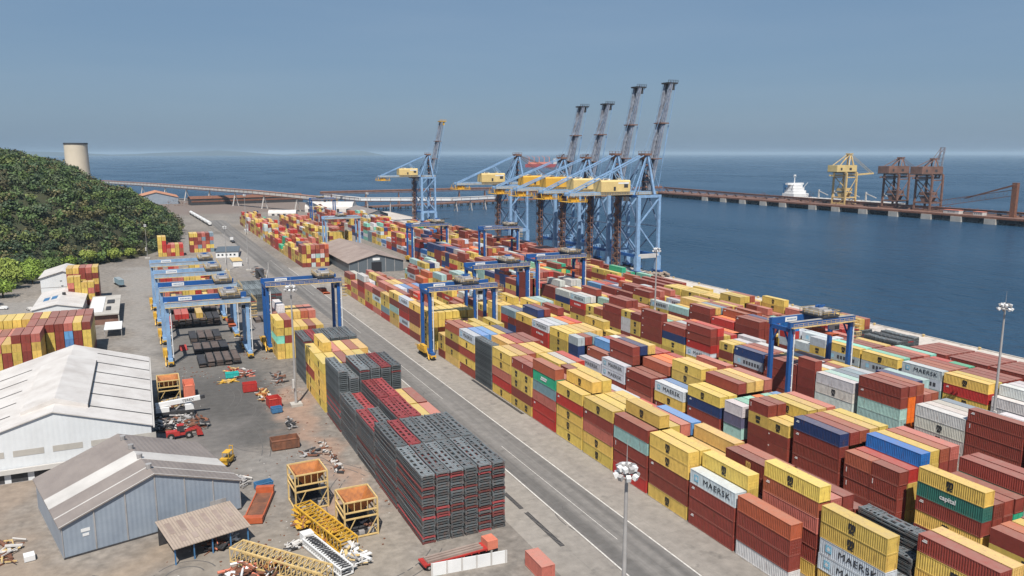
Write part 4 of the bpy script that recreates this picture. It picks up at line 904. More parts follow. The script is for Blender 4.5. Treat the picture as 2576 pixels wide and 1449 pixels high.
# ---------------------------------------------------------------- floodlight masts
def mast(x, y, h, label, r0=.40, ring=1.25, aerial=True):
    t = empty('floodlight_mast', (x, y, 0), 0, label, 'light mast', 'high floodlight masts of the terminal')
    MB().cyl((0, 0, 0), (0, 0, h), r0, r0 * .45, n=12).build('pole', M['galv'], t)
    MB().box(-1.5, 1.5, -1.5, 1.5, 0, .7).build('base_block', M['concrete'], t)
    b = MB(); n_ = 12
    for lv, rr in ((0, ring), (1.0, ring * .7)):
        for k in range(n_):
            a0 = 2 * math.pi * k / n_; a1 = 2 * math.pi * (k + 1) / n_
            b.beam((rr * math.cos(a0), rr * math.sin(a0), h - .8 + lv), (rr * math.cos(a1), rr * math.sin(a1), h - .8 + lv), .12)
        for k in range(6): a0 = math.pi * k / 3; b.beam((0, 0, h - .8 + lv), (rr * math.cos(a0), rr * math.sin(a0), h - .8 + lv), .1)
    b.cyl((0, 0, h - 1.0), (0, 0, h + .4), .22, n=8); b.build('ring', M['galv'], t)
    for k in range(16):
        a0 = 2 * math.pi * k / 16; rr = ring * (1.05 if k % 2 else .8); zz = h - .75 + (.9 if k % 2 == 0 else 0)
        b = MB(); c_, s_ = math.cos(a0), math.sin(a0)
        b.beam((rr * c_, rr * s_, zz - .3), (rr * c_ * 1.2, rr * s_ * 1.2, zz + .2), .5, .55); b.build('floodlight', M['galv'] if k % 3 == 0 else M['white'], t)
    if aerial: MB().cyl((0, 0, h), (0, 0, h + 3.4), .06, .02, n=5).build('aerial', M['galv'], t)
    b = MB(); b.box(-.9, -.35, -1.0, -.3, 5.2, 7.6); b.build('control_box', M['offwhite'], t)
mast(47.4, 70.2, 33, 'nearest floodlight mast with white lamp cluster at bottom centre', ring=1.0)
mast(34.4, 211.4, 32.9, 'floodlight mast on sandy ground beside the rack stacks')
mast(180.8, 113.4, 33, 'floodlight mast at right in front of the water')
mast(181.5, 252.0, 31, 'floodlight mast rising before the nearest quay crane')
mast(42.6, 480.5, 26, 'thin floodlight mast behind the left gantry cranes', .3, 1.0)
mast(54.4, 479.3, 24, 'thin floodlight mast at the left edge of the road', .3, 1.0)
mast(1.2, 562.6, 22, 'slender light pole at the foot of the wooded hill', .18, .6)
mast(182.5, 690.0, 33, 'distant floodlight mast among the far containers', .3, 1.0)
mast(80.0, 705.0, 33, 'distant floodlight mast near the first far road stack', .3, 1.0)

# ---------------------------------------------------------------- buildings at the left
def gable(name, x0, x1, y0, y1, eave, ridge, wall, roof, label, cat='warehouse', rz=0, org=None, axis='y', over=.4):
    """gabled hall, ridge along local y; local origin org"""
    ox, oy = org if org else ((x0 + x1) / 2, y0)
    t = empty(name, (ox, oy, 0), rz, label, cat)
    if org is None: x0, x1, y0, y1 = x0 - ox, x1 - ox, y0 - oy, y1 - oy
    xm = (x0 + x1) / 2
    b = MB(); b.prism([(x0, 0), (x1, 0), (x1, eave), (xm, ridge), (x0, eave)], 'y', y0, y1); b.build('wall', wall, t)
    sl = (ridge - eave) / (xm - x0); th = .22
    b = MB()
    b.prism([(x0 - over, eave - over * sl + .05), (xm, ridge + .05), (xm, ridge + .05 + th), (x0 - over, eave - over * sl + .05 + th)], 'y', y0 - over, y1 + over)
    b.prism([(xm, ridge + .05), (x1 + over, eave - over * sl + .05), (x1 + over, eave - over * sl + .05 + th), (xm, ridge + .05 + th)], 'y', y0 - over, y1 + over)
    rf = b.build('roof', roof, t)
    return t, rf, (x0, x1, y0, y1, xm, sl)
# white warehouse
t, rf, g = gable('white_warehouse', -38.6, -1.6, 184.5, 248.5, 8.6, 14.2, M['whitewall'], M['roofwhite'], 'large white warehouse with dark roof seams beside the parked machines')
x0, x1, y0, y1, xm, sl = g
for i in range(6):
    y = 7 + i * 10.2
    b = MB(); b.prism([(xm + 6.0, 14.2 - 6.0 * sl + .32), (x1 + .3, 8.6 - .3 * sl + .32), (x1 + .3, 8.6 - .3 * sl + .37), (xm + 6.0, 14.2 - 6 * sl + .37)], 'y', y, y + .45).build('roof_seam', M['dark'], rf)
    if i < 5: MB().prism([(x0 + 1 + i % 2, 8.6 + (1 + i % 2) * sl + .32), (xm - 9, 14.2 - 9 * sl + .32), (xm - 9, 14.2 - 9 * sl + .37), (x0 + 1 + i % 2, 8.6 + (1 + i % 2) * sl + .37)], 'y', y + 2, y + 2.35).build('roof_seam', M['dark'], rf)
b = MB(); b.prism([(xm - 6.6, 14.2 - 6.6 * sl + .25), (xm, 14.5), (xm + 6.2, 14.2 - 6.2 * sl + .25), (xm + 6.2, 14.2 - 6.2 * sl + 1.0), (xm, 15.6), (xm - 6.6, 14.2 - 6.6 * sl + 1.0)], 'y', 6.0, 47.5); b.build('ridge_monitor', M['roofwhite'], rf)
b = MB(); b.box(xm + 6.21, xm + 6.35, 6.0, 47.5, 14.2 - 6.2 * sl + .30, 14.2 - 6.2 * sl + .95); b.build('monitor_edge', M['dark'], rf)  # dark strip along the right edge of the raised ridge
b = MB(); b.box(x1 + .42, x1 + .75, y0 - .4, y1 + .4, 8.1, 8.5); b.build('gutter', M['offwhite'], t)
b = MB()
for i in range(5): xa = x0 + 3.5 + i * 7.2; b.box(xa, xa + 5.6, y0 - .06, y0 - .01, 5.6, 6.9)
b.build('translucent_panel', M['concrete'], t)
b = MB(); b.box(x0 + 1, x1 - 12, y0 - .9, y0 - .4, 2.2, 3.2); b.build('canopy', M['offwhite'], t)
b = MB()
for i in range(6): xa = x0 + 1.5 + i * 4.2; b.box(xa, xa + 3.0, y0 - .05, y0 - .01, .1, 2.1)
b.build('doorway', M['dark'], t)
# slate blue shed, turned a little
a_ = math.atan2(7.4, 29.6)
t, rf, g = gable('blue_grey_shed', 0, 30.4, 0, 25.5, 5.8, 11.2, M['bluewall'], M['roofbrown'], 'slate blue shed with brown grey roof and pale roof stripes', rz=a_, org=(-16.2, 144.0))
x0, x1, y0, y1, xm, sl = g
def roofband(yA, yB, m, nm, lift):
    b = MB(); b.prism([(x0 - .4, 5.8 - .4 * sl + lift), (xm, 11.2 + lift), (x1 + .4, 5.8 - .4 * sl + lift), (x1 + .4, 5.8 - .4 * sl + lift + .04), (xm, 11.2 + lift + .04), (x0 - .4, 5.8 - .4 * sl + lift + .04)], 'y', yA, yB); b.build(nm, m, rf)
roofband(8.6, 13.6, M['offwhite'], 'pale_roof_sheet', .28); roofband(3.6, 3.95, M['offwhite'], 'pale_roof_strip', .28); roofband(-.42, -.25, M['offwhite'], 'verge_trim', .28)
b = MB()
for i in range(7):
    x = x0 + (x1 - x0) * i / 6; zz = 11.2 - abs(x - xm) * sl; MB().box(max(x0, x - .11), min(x1, x + .11), y0 - .1, y0 - .01, 0, zz - .1).build('wall_post', M['galv'], t)
b = MB(); b.box(2.9, 4.3, y0 - .06, y0 - .02, 4.0, 4.6).box(3.1, 4.1, y0 - .06, y0 - .02, 3.2, 3.7); b.build('wall_mark', M['white'], t)
b = MB(); b.box(x0, x1, y0 - .2, y0 - .02, 0, .28); b.build('plinth', M['dark'], t)
for q in range(4): MB().cyl((xm - .05, 3 + q * 6.2, 11.4), (xm - .05, 3 + q * 6.2, 12.3), .45, .55, n=10).build('roof_vent', M['galv'], rf)
MB().box(x1 + .42, x1 + .62, y0 - .4, y1 + .4, 5.3, 5.55).build('gutter', M['galv'], t); MB().box(x0 + 24.6, x0 + 27.6, y0 - .07, y0 - .01, 0, 3.2).build('door', M['galv'], t)
# open shelter with fibre cement roof
t = empty('open_shelter', (0.6, 133.6, 0), math.atan2(3.3, 12.4), 'open sided shelter with striped brown roof on blue posts', 'shelter')
b = MB(); b.prism([(-.3, 3.0), (9.6, 4.2), (9.6, 4.34), (-.3, 3.14)], 'x', 0, 13.2); rf = b.build('roof', M['fibre'], t)
b = MB()
for i in range(6):
    for (ya, yb) in ((4.3, 8.0), (1.2, 3.0)):
        xa = 1.0 + i * 2.05 + (.9 if ya < 2 else 0); f_ = lambda y: 3.14 + (y + .3) * 1.2 / 9.9
        if xa + .9 < 13: b.prism([(ya, f_(ya) + .01), (yb, f_(yb) + .01), (yb, f_(yb) + .05), (ya, f_(ya) + .05)], 'x', xa, xa + .85)
b.build('brown_sheet', M['roofbrown2'], rf)
for i in range(5):
    for yy in (.2, 9.0): MB().box(.3 + i * 3.1, .5 + i * 3.1, yy, yy + .2, 0, 3.1 + yy * .11).build('post', M['bluep'], t)
b = MB(); b.box(.2, 13.0, 8.8, 8.95, .1, 3.6); b.build('back_panel', M['dark'], t)
def junk_pile(x, y, w_, d_, h_, n_, mats, name, label, cat, seed, rz=0):
    """a heap of plates, tubes and brackets thrown together"""
    r = random.Random(seed); t = empty(name, (x, y, 0), rz, label, cat); by = {}
    for i in range(n_):
        m_ = r.choice(mats); b = by.setdefault(m_, MB()); px, py = r.uniform(-w_/2, w_/2), r.uniform(-d_/2, d_/2); pz = r.uniform(.1, h_) * (1 - abs(px) / w_)
        L_ = r.uniform(.6, min(w_, 3.2)); a = r.uniform(0, 3.14); q = r.random()
        e1 = Vector((px - math.cos(a) * L_ / 2, py - math.sin(a) * L_ / 2, pz)); e2 = Vector((px + math.cos(a) * L_ / 2, py + math.sin(a) * L_ / 2, max(.1, pz + r.uniform(-.3, .4))))
        if q < .45: b.beam(e1, e2, r.uniform(.08, .22))
        elif q < .75: b.beam(e1, e2, r.uniform(.4, 1.0), r.uniform(.05, .35))
        else: b.cyl(e1, e2, r.uniform(.1, .3), n=8)
    for m_, b in by.items(): b.build({'redp': 'red_scrap', 'orust': 'rusted_scrap', 'rust': 'rusted_scrap', 'dark': 'dark_scrap', 'galv': 'steel_scrap', 'offwhite': 'pale_scrap', 'white': 'pale_scrap', 'yellow': 'yellow_scrap', 'cream': 'yellow_scrap', 'orange': 'orange_scrap', 'coral': 'coral_scrap', 'teal': 'teal_scrap', 'bluep': 'blue_scrap'}.get(m_, 'scrap'), M[m_], t)
    return t
junk_pile(7.5, 137.2, 3.0, 2.4, 1.8, 34, ['rust', 'coral', 'dark'], 'scrap_heap', 'rusty scrap heap under the blue posted shelter', 'scrap', 1)
junk_pile(10.3, 138.4, 1.6, 1.6, 1.6, 12, ['white', 'galv'], 'scrap_heap', 'small white scrap heap at the right end of the shelter', 'scrap', 2)

# hoppers: open frame of cream steel with an orange hopper box
def hopper(x, y, rz, label, w_=6.4, d_=6.0, h_=6.6, m1='orust', legm='cream'):
    t = empty('loading_hopper', (x, y, 0), rz, label, 'hopper', 'steel loading hoppers left of the rack stacks')
    for sx in (-1, 1):
        for sy in (-1, 1): MB().beam((sx * w_ / 2, sy * d_ / 2, 0), (sx * w_ / 2, sy * d_ / 2, h_), .28).build('leg', M[legm], t)
    b = MB()
    for z in (.25, h_ * .55, h_ * .72, h_):
        for sy in (-1, 1): b.beam((-w_/2, sy * d_/2, z), (w_/2, sy * d_/2, z), .24)
        for sx in (-1, 1): b.beam((sx * w_/2, -d_/2, z), (sx * w_/2, d_/2, z), .24)
    b.beam((-w_/2, -d_/2, .3), (-w_/6, -d_/2, h_ * .55), .14).beam((w_/2, -d_/2, h_ * .5), (w_/6, -d_/2, .3), .14)
    for q in range(5): x_ = -w_/2 + w_ * (q + .5) / 5; b.beam((x_, -d_/2, h_ * .72), (x_, -d_/2, h_), .12)
    b.build('frame', M[legm], t)
    # hopper: four sloping plates, open on top
    b = MB(); zt, zb, r = h_ - .1, h_ * .60, .34
    P = [(-w_/2 + .2, -d_/2 + .2), (w_/2 - .2, -d_/2 + .2), (w_/2 - .2, d_/2 - .2), (-w_/2 + .2, d_/2 - .2)]
    for i in range(4):
        a, c = P[i], P[(i + 1) % 4]
        b.quad((a[0], a[1], zt), (c[0], c[1], zt), (c[0] * r, c[1] * r, zb), (a[0] * r, a[1] * r, zb))
    b.quad(*[(p[0] * r, p[1] * r, zb) for p in P])
    o = b.build('hopper_box', M[m1], t); md = o.modifiers.new('thick', 'SOLIDIFY'); md.thickness = .08
    b = MB(); b.box(-w_/2 + .1, w_/2 - .1, -d_/2 + .1, d_/2 - .1, .12, .3); b.build('floor_plate', M['dark'], t)
    b = MB(); b.box(-w_/2 + .3, w_/2 - .3, d_/2 - .2, d_/2 - .1, .3, h_ * .55); b.build('back_plate', M['dark'], t)
    for k in range(3): MB().box(-w_/2 + 1 + k * 1.7, -w_/2 + 2 + k * 1.7, -d_/2 + .5, -d_/2 + 1.2, .3, .7 + .2 * k).build('fitting', M['galv'], t)
    return t
hopper(31.5, 133.4, .02, 'front orange loading hopper in a cream frame, nearest the rack wall', w_=6.0, d_=6.4, h_=7.0)
hopper(25.6, 148.4, .05, 'rear orange loading hopper in a cream frame, behind the yellow ladder frame', w_=6.2, d_=6.4, h_=7.4)
hopper(3.2, 232.5, .0, 'old brown loading hopper against the white warehouse wall', w_=5.6, d_=7.0, h_=6.2, m1='orust')
def lattice(name, p, q, w_, h_, m_, label, cat, n_=12, extra=True):
    p = Vector(p); q = Vector(q); t = empty(name, p, 0, label, cat); d = q - p; dn = d.normalized(); s_ = Vector((-dn.y, dn.x, 0)) * w_ / 2; up = Vector((0, 0, h_))
    b = MB(); c = [s_ * -1, s_, s_ + up, s_ * -1 + up]
    for k in c: b.beam(k, k + d, .26)
    for i in range(n_ + 1):
        o_ = d * i / n_
        for a, e in ((0, 1), (1, 2), (2, 3), (3, 0)): b.beam(c[a] + o_, c[e] + o_, .14)
        if i < n_:
            o2 = d * (i + 1) / n_; b.beam(c[1] + o_, c[2] + o2, .12); b.beam(c[0] + o_, c[3] + o2, .12); b.beam(c[2] + o_, c[3] + o2, .12)
    b.build('truss', M[m_], t)
    return t
lattice('ladder_frame', (23.6, 143.6, .3), (28.2, 125.6, .3), 3.2, 2.2, 'yellow', 'yellow lattice conveyor frame lying between the two hoppers', 'lattice frame', 14)
junk_pile(26.6, 134.5, 3.4, 8.0, 2.0, 50, ['yellow', 'orust', 'rust', 'cream'], 'scrap_heap', 'yellow and rust scrap lying inside the lattice frame', 'scrap', 3)
junk_pile(23.0, 139.5, 3.0, 6.0, 2.4, 40, ['yellow', 'yellow', 'rust'], 'scrap_heap', 'heap of yellow machine parts left of the rear hopper', 'scrap', 13)
lattice('ladder_frame', (10.4, 131.8, .3), (22.5, 117.0, .3), 3.0, 2.4, 'cream', 'long pale yellow lattice boom lying at the bottom edge', 'lattice frame', 16)
junk_pile(15.5, 125.0, 3, 6.0, 1.8, 50, ['orust', 'rust', 'white', 'dark'], 'scrap_heap', 'orange and white scrap beside the long pale lattice boom', 'scrap', 4, -.7)
junk_pile(10.2, 125.2, 5.5, 6.0, 1.6, 80, ['rust', 'rust', 'coral', 'dark', 'white'], 'scrap_heap', 'brown scrap heap in the bottom left corner of the yard', 'scrap', 5)
t = lattice('tube_conveyor', (22.4, 131.4, .3), (26.0, 118.2, .3), 2.2, 1.2, 'white', 'white ribbed conveyor lying beside the front hopper', 'conveyor', 18)
b = MB(); 
for q in range(20): p = Vector((0, 0, 0)).lerp(Vector((3.6, -13.2, 0)), q / 20); b.beam(p + Vector((.2, -.1, 1.3)), p + Vector((.2, -.5, 1.3)), 1.4, .1)
b.build('belt', M['dark'], t)
junk_pile(28.0, 122.6, 3.6, 5.4, 2.2, 70, ['white', 'offwhite', 'galv', 'cream'], 'scrap_heap', 'white machine parts heaped at the front hopper foot', 'scrap', 6)
t = empty('white_cabinet', (22.3, 132.4, 0), .2, 'small white cabinet at the head of the white conveyor', 'cabinet'); MB().box(-1, 1, -.9, .9, .25, 2.0).build('body', M['white'], t); MB().box(-.9, .9, -.7, .7, 0, .25).build('plinth', M['dark'], t); MB().box(-.8, .8, -.95, -.9, .5, 1.8).build('door', M['offwhite'], t)
# flat orange frame by the shed, blue box
t = empty('steel_skid', (16.6, 150.2, 0), -.32, 'flat orange steel frame lying beside the blue grey shed', 'steel frame')
b = MB(); b.box(-1.5, 1.5, -6.5, 6.0, .5, .8); b.build('deck', M['rust'], t)
b = MB(); b.box(-1.7, 1.7, 5.2, 6.4, .2, 2.0); b.box(-1.8, 1.8, -7, -5.6, .2, 1.3); b.box(-1.75, -1.5, -6.5, 6, .3, 1.0).box(1.5, 1.75, -6.5, 6, .3, 1.0); b.build('end_frame', M['orange'], t)
def skip(name, x, y, w_, d_, h_, m_, label, cat, rz=0.0, openm=None):
    t = empty(name, (x, y, 0), rz, label, cat); b = MB(); b.box(-w_/2, w_/2, -d_/2, d_/2, .15, .3)
    for sy in (-1, 1): b.box(-w_/2, w_/2, sy * d_/2 - .06, sy * d_/2 + .06, .3, h_)
    for sx in (-1, 1): b.box(sx * w_/2 - .06, sx * w_/2 + .06, -d_/2 + .06, d_/2 - .06, .3, h_)
    b.build('bin', M[m_], t); b = MB()
    for q in range(5): x_ = -w_/2 + w_ * (q + .5) / 5; b.box(x_ - .08, x_ + .08, -d_/2 - .16, -d_/2 - .06, .3, h_)
    b.box(-w_/2 - .1, w_/2 + .1, -d_/2 - .14, -d_/2 - .06, h_ - .15, h_ + .02); b.build('rib', M[m_], t)
    b = MB(); b.box(-w_/2 + .3, w_/2 - .3, -d_/2 + .3, d_/2 - .3, .3, h_ * .6); b.build('load', M[openm or 'dark'], t); MB().box(-w_/2 + .2, w_/2 - .2, -.5, .5, 0, .15).build('skid', M['dark'], t)
    return t
skip('steel_bin', 18.6, 159.4, 3.4, 1.8, 1.5, 'bluep', 'small blue steel bin behind the orange flat frame', 'bin', .2)
skip('steel_bin', 26.4, 181.0, 6.2, 3.6, 2.4, 'rust', 'dark brown steel bin standing on the open paving', 'bin', 0.0, 'rust')
skip('steel_bin', 24.6, 230.4, 3.8, 2.6, 2.6, 'redp', 'square red bin left of the loaded low trailer', 'bin', .0, 'redp')
skip('steel_bin', 28.8, 213.4, 3.2, 4.0, 2.6, 'redp', 'red bin standing left of the floodlight mast', 'bin', .1, 'coral')
skip('steel_bin', 28.6, 207.6, 2.6, 2.0, 1.6, 'bluep', 'small blue bin in front of the red bin', 'bin', .1, 'bluep')
skip('steel_bin', 21.5, 247.6, 3.8, 2.4, 1.6, 'teal', 'turquoise bin on the dark paving below the gantry', 'bin', .0, 'teal')
skip('steel_bin', 8.4, 232.5, 2.8, 7.4, 4.2, 'coral', 'tall coral painted bin against the brown hopper', 'bin', .0, 'coral')
junk_pile(25.0, 249.0, 4.4, 6.0, 1.8, 60, ['coral', 'rust', 'redp', 'offwhite'], 'scrap_heap', 'coral and white scrap beside the turquoise bin', 'scrap', 7)
junk_pile(22.0, 253.5, 4.0, 2.4, 1.6, 30, ['redp', 'cream', 'rust'], 'scrap_heap', 'red and cream scrap behind the turquoise bin', 'scrap', 8)
junk_pile(19.8, 242.6, 4.8, 1.6, .8, 26, ['yellow', 'cream'], 'scrap_heap', 'yellow beams lying in front of the turquoise bin', 'scrap', 9)
junk_pile(27.6, 224.0, 2.6, 10.0, 1.8, 60, ['cream', 'rust', 'offwhite', 'orust'], 'scrap_heap', 'cream framed parts in a row behind the red bin', 'scrap', 10)
junk_pile(30.2, 196.0, 1.8, 7.0, 1.2, 30, ['dark', 'galv'], 'scrap_heap', 'narrow row of dark metal parts before the blue bin', 'scrap', 11)
junk_pile(31.0, 174.0, 3.4, 3.0, 1.0, 26, ['dark', 'galv', 'rust'], 'scrap_heap', 'dark bars in front of the brown bin', 'scrap', 12)
junk_pile(8.6, 205.5, 5.0, 9.0, 2.2, 80, ['rust', 'dark', 'rust', 'galv'], 'scrap_heap', 'brown machine parts right of the red loader', 'scrap', 14)
junk_pile(34.8, 171.0, 1.6, 22.0, .5, 50, ['rust', 'offwhite', 'dark'], 'scrap_heap', 'line of small scrap at the foot of the rack wall', 'scrap', 15)
junk_pile(20.5, 131.5, 3.6, 2.4, .8, 24, ['dark', 'offwhite'], 'scrap_heap', 'dark loose parts left of the small white cabinet', 'scrap', 16)
junk_pile(4.0, 207.0, 8.0, 7.0, 2.4, 110, ['dark', 'rust', 'dark', 'galv', 'offwhite'], 'scrap_heap', 'dark tangled machine parts between the white crane and red loader', 'scrap', 51)
junk_pile(3.5, 224.5, 7.0, 3.4, 2.0, 60, ['rust', 'dark', 'cream', 'offwhite'], 'scrap_heap', 'low rusty parts just behind the white mobile crane', 'scrap', 52)
junk_pile(34.0, 240.0, 3.0, 14.0, 1.0, 36, ['rust', 'galv', 'dark'], 'scrap_heap', 'thin line of rusty parts beyond the floodlight mast', 'scrap', 53)
junk_pile(29.6, 300.0, 2.4, 40.0, 1.6, 70, ['cream', 'dark', 'rust', 'offwhite'], 'scrap_heap', 'row of mixed gear along the right legs of the left gantries', 'scrap', 54)
junk_pile(33.6, 139.0, 2.0, 12.0, .8, 34, ['rust', 'offwhite', 'dark'], 'scrap_heap', 'small scrap between the front hopper and the rack wall', 'scrap', 55)
junk_pile(14.5, 164.0, 3.0, 5.0, 1.0, 30, ['galv', 'dark', 'offwhite'], 'scrap_heap', 'grey rubble beside the right wall of the slate blue shed', 'scrap', 56)
def panel_pile(x, y, w_, d_, h_, m_, label, seed, rz=0.0):
    r = random.Random(seed); t = empty('panel_pile', (x, y, 0), rz, label, 'panel pile', 'piles of dark steel panels under the left gantry cranes'); n_ = max(2, int(w_ / 2.5)); z = 0
    b = MB(); e = MB()
    for lv in range(int(h_ / .42)):
        for q in range(n_):
            if r.random() < .07 and lv > 1: continue
            xa = -w_/2 + q * w_ / n_ + r.uniform(0, .15); ya = -d_/2 + r.uniform(-.4, .4); yb = d_/2 + r.uniform(-.4, .4)
            (b if r.random() < .8 else e).box(xa, xa + w_ / n_ - .3, ya, yb, lv * .42 + .08, lv * .42 + .36)
            e.box(xa, xa + .18, ya - .1, yb + .1, lv * .42 + .02, lv * .42 + .41); e.box(xa + w_ / n_ - .5, xa + w_ / n_ - .32, ya - .1, yb + .1, lv * .42 + .02, lv * .42 + .41)
    b.build('panel', M['darkrust'], t); e.build('edge_frame', M['dark'], t); return t
M['darkrust'] = mat('dark_rusty_panel', (0.13, 0.10, 0.09), .7, var=.3, scale=.5, col2=(0.07, 0.055, 0.05))
panel_pile(19.5, 269.0, 13, 12, 2.3, '', 'front pile of dark panels, nearest the front light blue gantry', 1)
panel_pile(18.5, 288.5, 11.5, 12, 2.0, '', 'second pile of dark panels from the front', 2)
panel_pile(18.0, 306.0, 11, 13, 2.4, '', 'third pile of dark panels, square and low', 3)
panel_pile(16.5, 335.0, 18, 13, 3.4, '', 'wide brownish pile of panels in the middle of the gantry row', 4)
panel_pile(17.0, 354.0, 18, 12, 3.8, '', 'wide rear pile of panels below the third gantry', 5)
panel_pile(44.0, 331.0, 11, 9, 1.6, '', 'low dark panel pile between the gantries and the road', 6)
t = empty('red_barrier', (9.6, 291.0, 0), .2, 'small red steel wedge on the paving under the front gantry', 'barrier'); MB().prism([(-1.4, .1), (1.4, .1), (.5, 1.8), (-.4, 1.8)], 'x', -1.1, 1.1).build('wedge', M['redp'], t); MB().box(-1.3, 1.3, -1.6, 1.6, 0, .1).build('foot_plate', M['dark'], t)
# vehicles -----------------------------------------------------------------
def wheels(t, xs, ys, r, w_=.35, z=None):
    for x in xs:
        for y in ys: 
            o = MB().cyl((x - w_/2, y, z or r), (x + w_/2, y, z or r), r, n=12).build('wheel', M['tyre'], t); MB().cyl((x - w_/2 - .02, y, z or r), (x + w_/2 + .02, y, z or r), r * .45, n=8).build('rim', M['galv'], o)
# white mobile crane with boom sign
t = empty('mobile_crane', (3.2, 216.0, 0), R(-92), 'white mobile crane with boom laid forward beside the warehouse', 'mobile crane')
b = MB(); b.box(-1.3, 1.3, -5.5, 5.5, 1.0, 1.7); b.build('chassis', M['dark'], t); wheels(t, (-1.1, 1.1), (-4.4, -2.6, 1.8, 3.4, 4.8), .65)
b = MB(); b.prism([(3.4, 1.7), (5.6, 1.7), (5.5, 2.5), (4.9, 3.1), (3.4, 3.1)], 'x', -1.25, 1.25); cb = b.build('cab', M['white'], t); MB().prism([(5.55, 2.0), (5.62, 2.0), (5.52, 2.6), (5.45, 2.6)], 'x', -1.1, 1.1).build('windscreen', M['glass'], cb)
b = MB(); b.box(-1.2, 1.2, -3.6, -.4, 1.7, 2.9); b.build('turntable', M['white'], t)
b = MB(); b.beam((0, -3.6, 3.4), (0, 7.2, 4.4), 1.0, 1.1); bm_ = b.build('boom', M['white'], t); b = MB(); b.beam((0, 7.2, 4.4), (0, 8.4, 4.5), .7, .8); b.build('boom_head', M['dark'], bm_)
tx = text_mesh('TEREX', 1.0, M['black'], .02)
for v in tx.vertices: v.co = Vector((.52 + v.co.z * .1, v.co.x + 4.2, v.co.y + 4.1 + v.co.x * .09))
o = bpy.data.objects.new('lettering', tx); C.objects.link(o); o.parent = bm_
b = MB(); b.cyl((0, 1.2, 1.8), (0, 3.0, 3.6), .22); b.build('boom_ram', M['galv'], t)
# red loader
t = empty('wheel_loader', (4.8, 198.0, 0), R(-88), 'red wheel loader parked beside the warehouse corner', 'loader')
b = MB(); b.box(-.9, .9, -3.4, -.4, .9, 2.0); b.box(-.7, .7, -.4, 2.2, .9, 1.5); b.build('body', M['redp'], t); wheels(t, (-1.0, 1.0), (-2.4, 1.6), .85, .5)
b = MB(); b.box(-.75, .75, -.9, .6, 1.9, 3.3); cb = b.build('cab', M['dark'], t); MB().box(-.8, .8, -.95, .65, 3.3, 3.42).build('cab_roof', M['redp'], cb)
b = MB(); b.beam((-.6, .8, 1.7), (-.6, 3.6, 2.2), .3).beam((.6, .8, 1.7), (.6, 3.6, 2.2), .3); b.build('lift_arm', M['redp'], t); MB().prism([(3.4, .6), (4.8, .5), (4.6, 1.4), (3.5, 2.4)], 'x', -1.4, 1.4).build('bucket', M['redp'], t)
# yellow forklift at the shed corner
t = empty('forklift', (13.4, 176.4, 0), -.5, 'yellow forklift behind the right corner of the blue grey shed', 'forklift')
b = MB(); b.box(-.8, .8, -2.4, 1.6, .6, 1.5); b.box(-.8, .8, -2.6, -1.6, 1.5, 2.0); b.build('body', M['yellow'], t); wheels(t, (-.8, .8), (-1.6, 1.2), .55)
b = MB(); b.box(-.75, .75, -1.4, .9, 2.9, 3.0)
for x in (-.7, .7):
    for y in (-1.3, .8): b.beam((x, y, 1.5), (x, y, 2.9), .08)
b.build('cab_frame', M['yellow'], t); b = MB(); b.beam((-.4, 1.8, .2), (-.4, 1.8, 3.6), .12).beam((.4, 1.8, .2), (.4, 1.8, 3.6), .12).beam((-.4, 1.8, 3.5), (.4, 1.8, 3.5), .12); b.build('mast', M['yellow'], t); MB().box(-.4, -.25, 1.85, 3.2, .15, .22).box(.25, .4, 1.85, 3.2, .15, .22).build('fork', M['dark'], t)
# red low trailer at the bottom
t = empty('flatbed_trailer', (43.8, 115.6, 0), R(-86), 'red flatbed trailer loaded with grey bars at the bottom edge', 'trailer')
b = MB(); b.box(-1.3, 1.3, -6.2, 5.6, 1.0, 1.25); 
for q in range(9): b.box(-1.35, 1.35, -6 + q * 1.4, -5.8 + q * 1.4, .8, 1.0)
b.build('bed', M['redp'], t); wheels(t, (-1.0, 1.0), (-5.2, -4.0, -2.8), .5)
b = MB()
for q in range(6): b.box(-1.1 + q * .38, -.86 + q * .38, -5.4, 4.8, 1.25, 1.5 + .12 * (q % 2))
b.build('load', M['roofbrown2'], t); b = MB(); b.box(-1.25, 1.25, 5.6, 7.6, .8, 2.4); cb = b.build('cab', M['coral'], t); MB().box(-1.1, 1.1, 7.6, 7.66, 1.5, 2.2).build('windscreen', M['glass'], cb); wheels(t, (-1.0, 1.0), (6.4,), .5)
# white boundary wall at the bottom
t = empty('boundary_wall', (38.5, 112.4, 0), math.atan2(-1.2, 12.6), 'low white panel wall behind the red flatbed trailer, bottom edge', 'wall')
MB().box(0, 13, -.1, .1, 0, 2.2).build('panel', M['white'], t)
for i in range(6): MB().box(i * 2.55 - .14, i * 2.55 + .14, -.2, -.1, 0, 2.35).build('post', M['offwhite'], t)
t = empty('red_box_container', (55.0, 106.0, 0), .0, 'single faded red container cut by the bottom edge', 'container', None)
o = bpy.data.objects.new('body', BODY[(6.06, 1)]); C.objects.link(o); o.parent = t; o.color = (.42, .13, .10, 1); t.name = 'shipping_container'

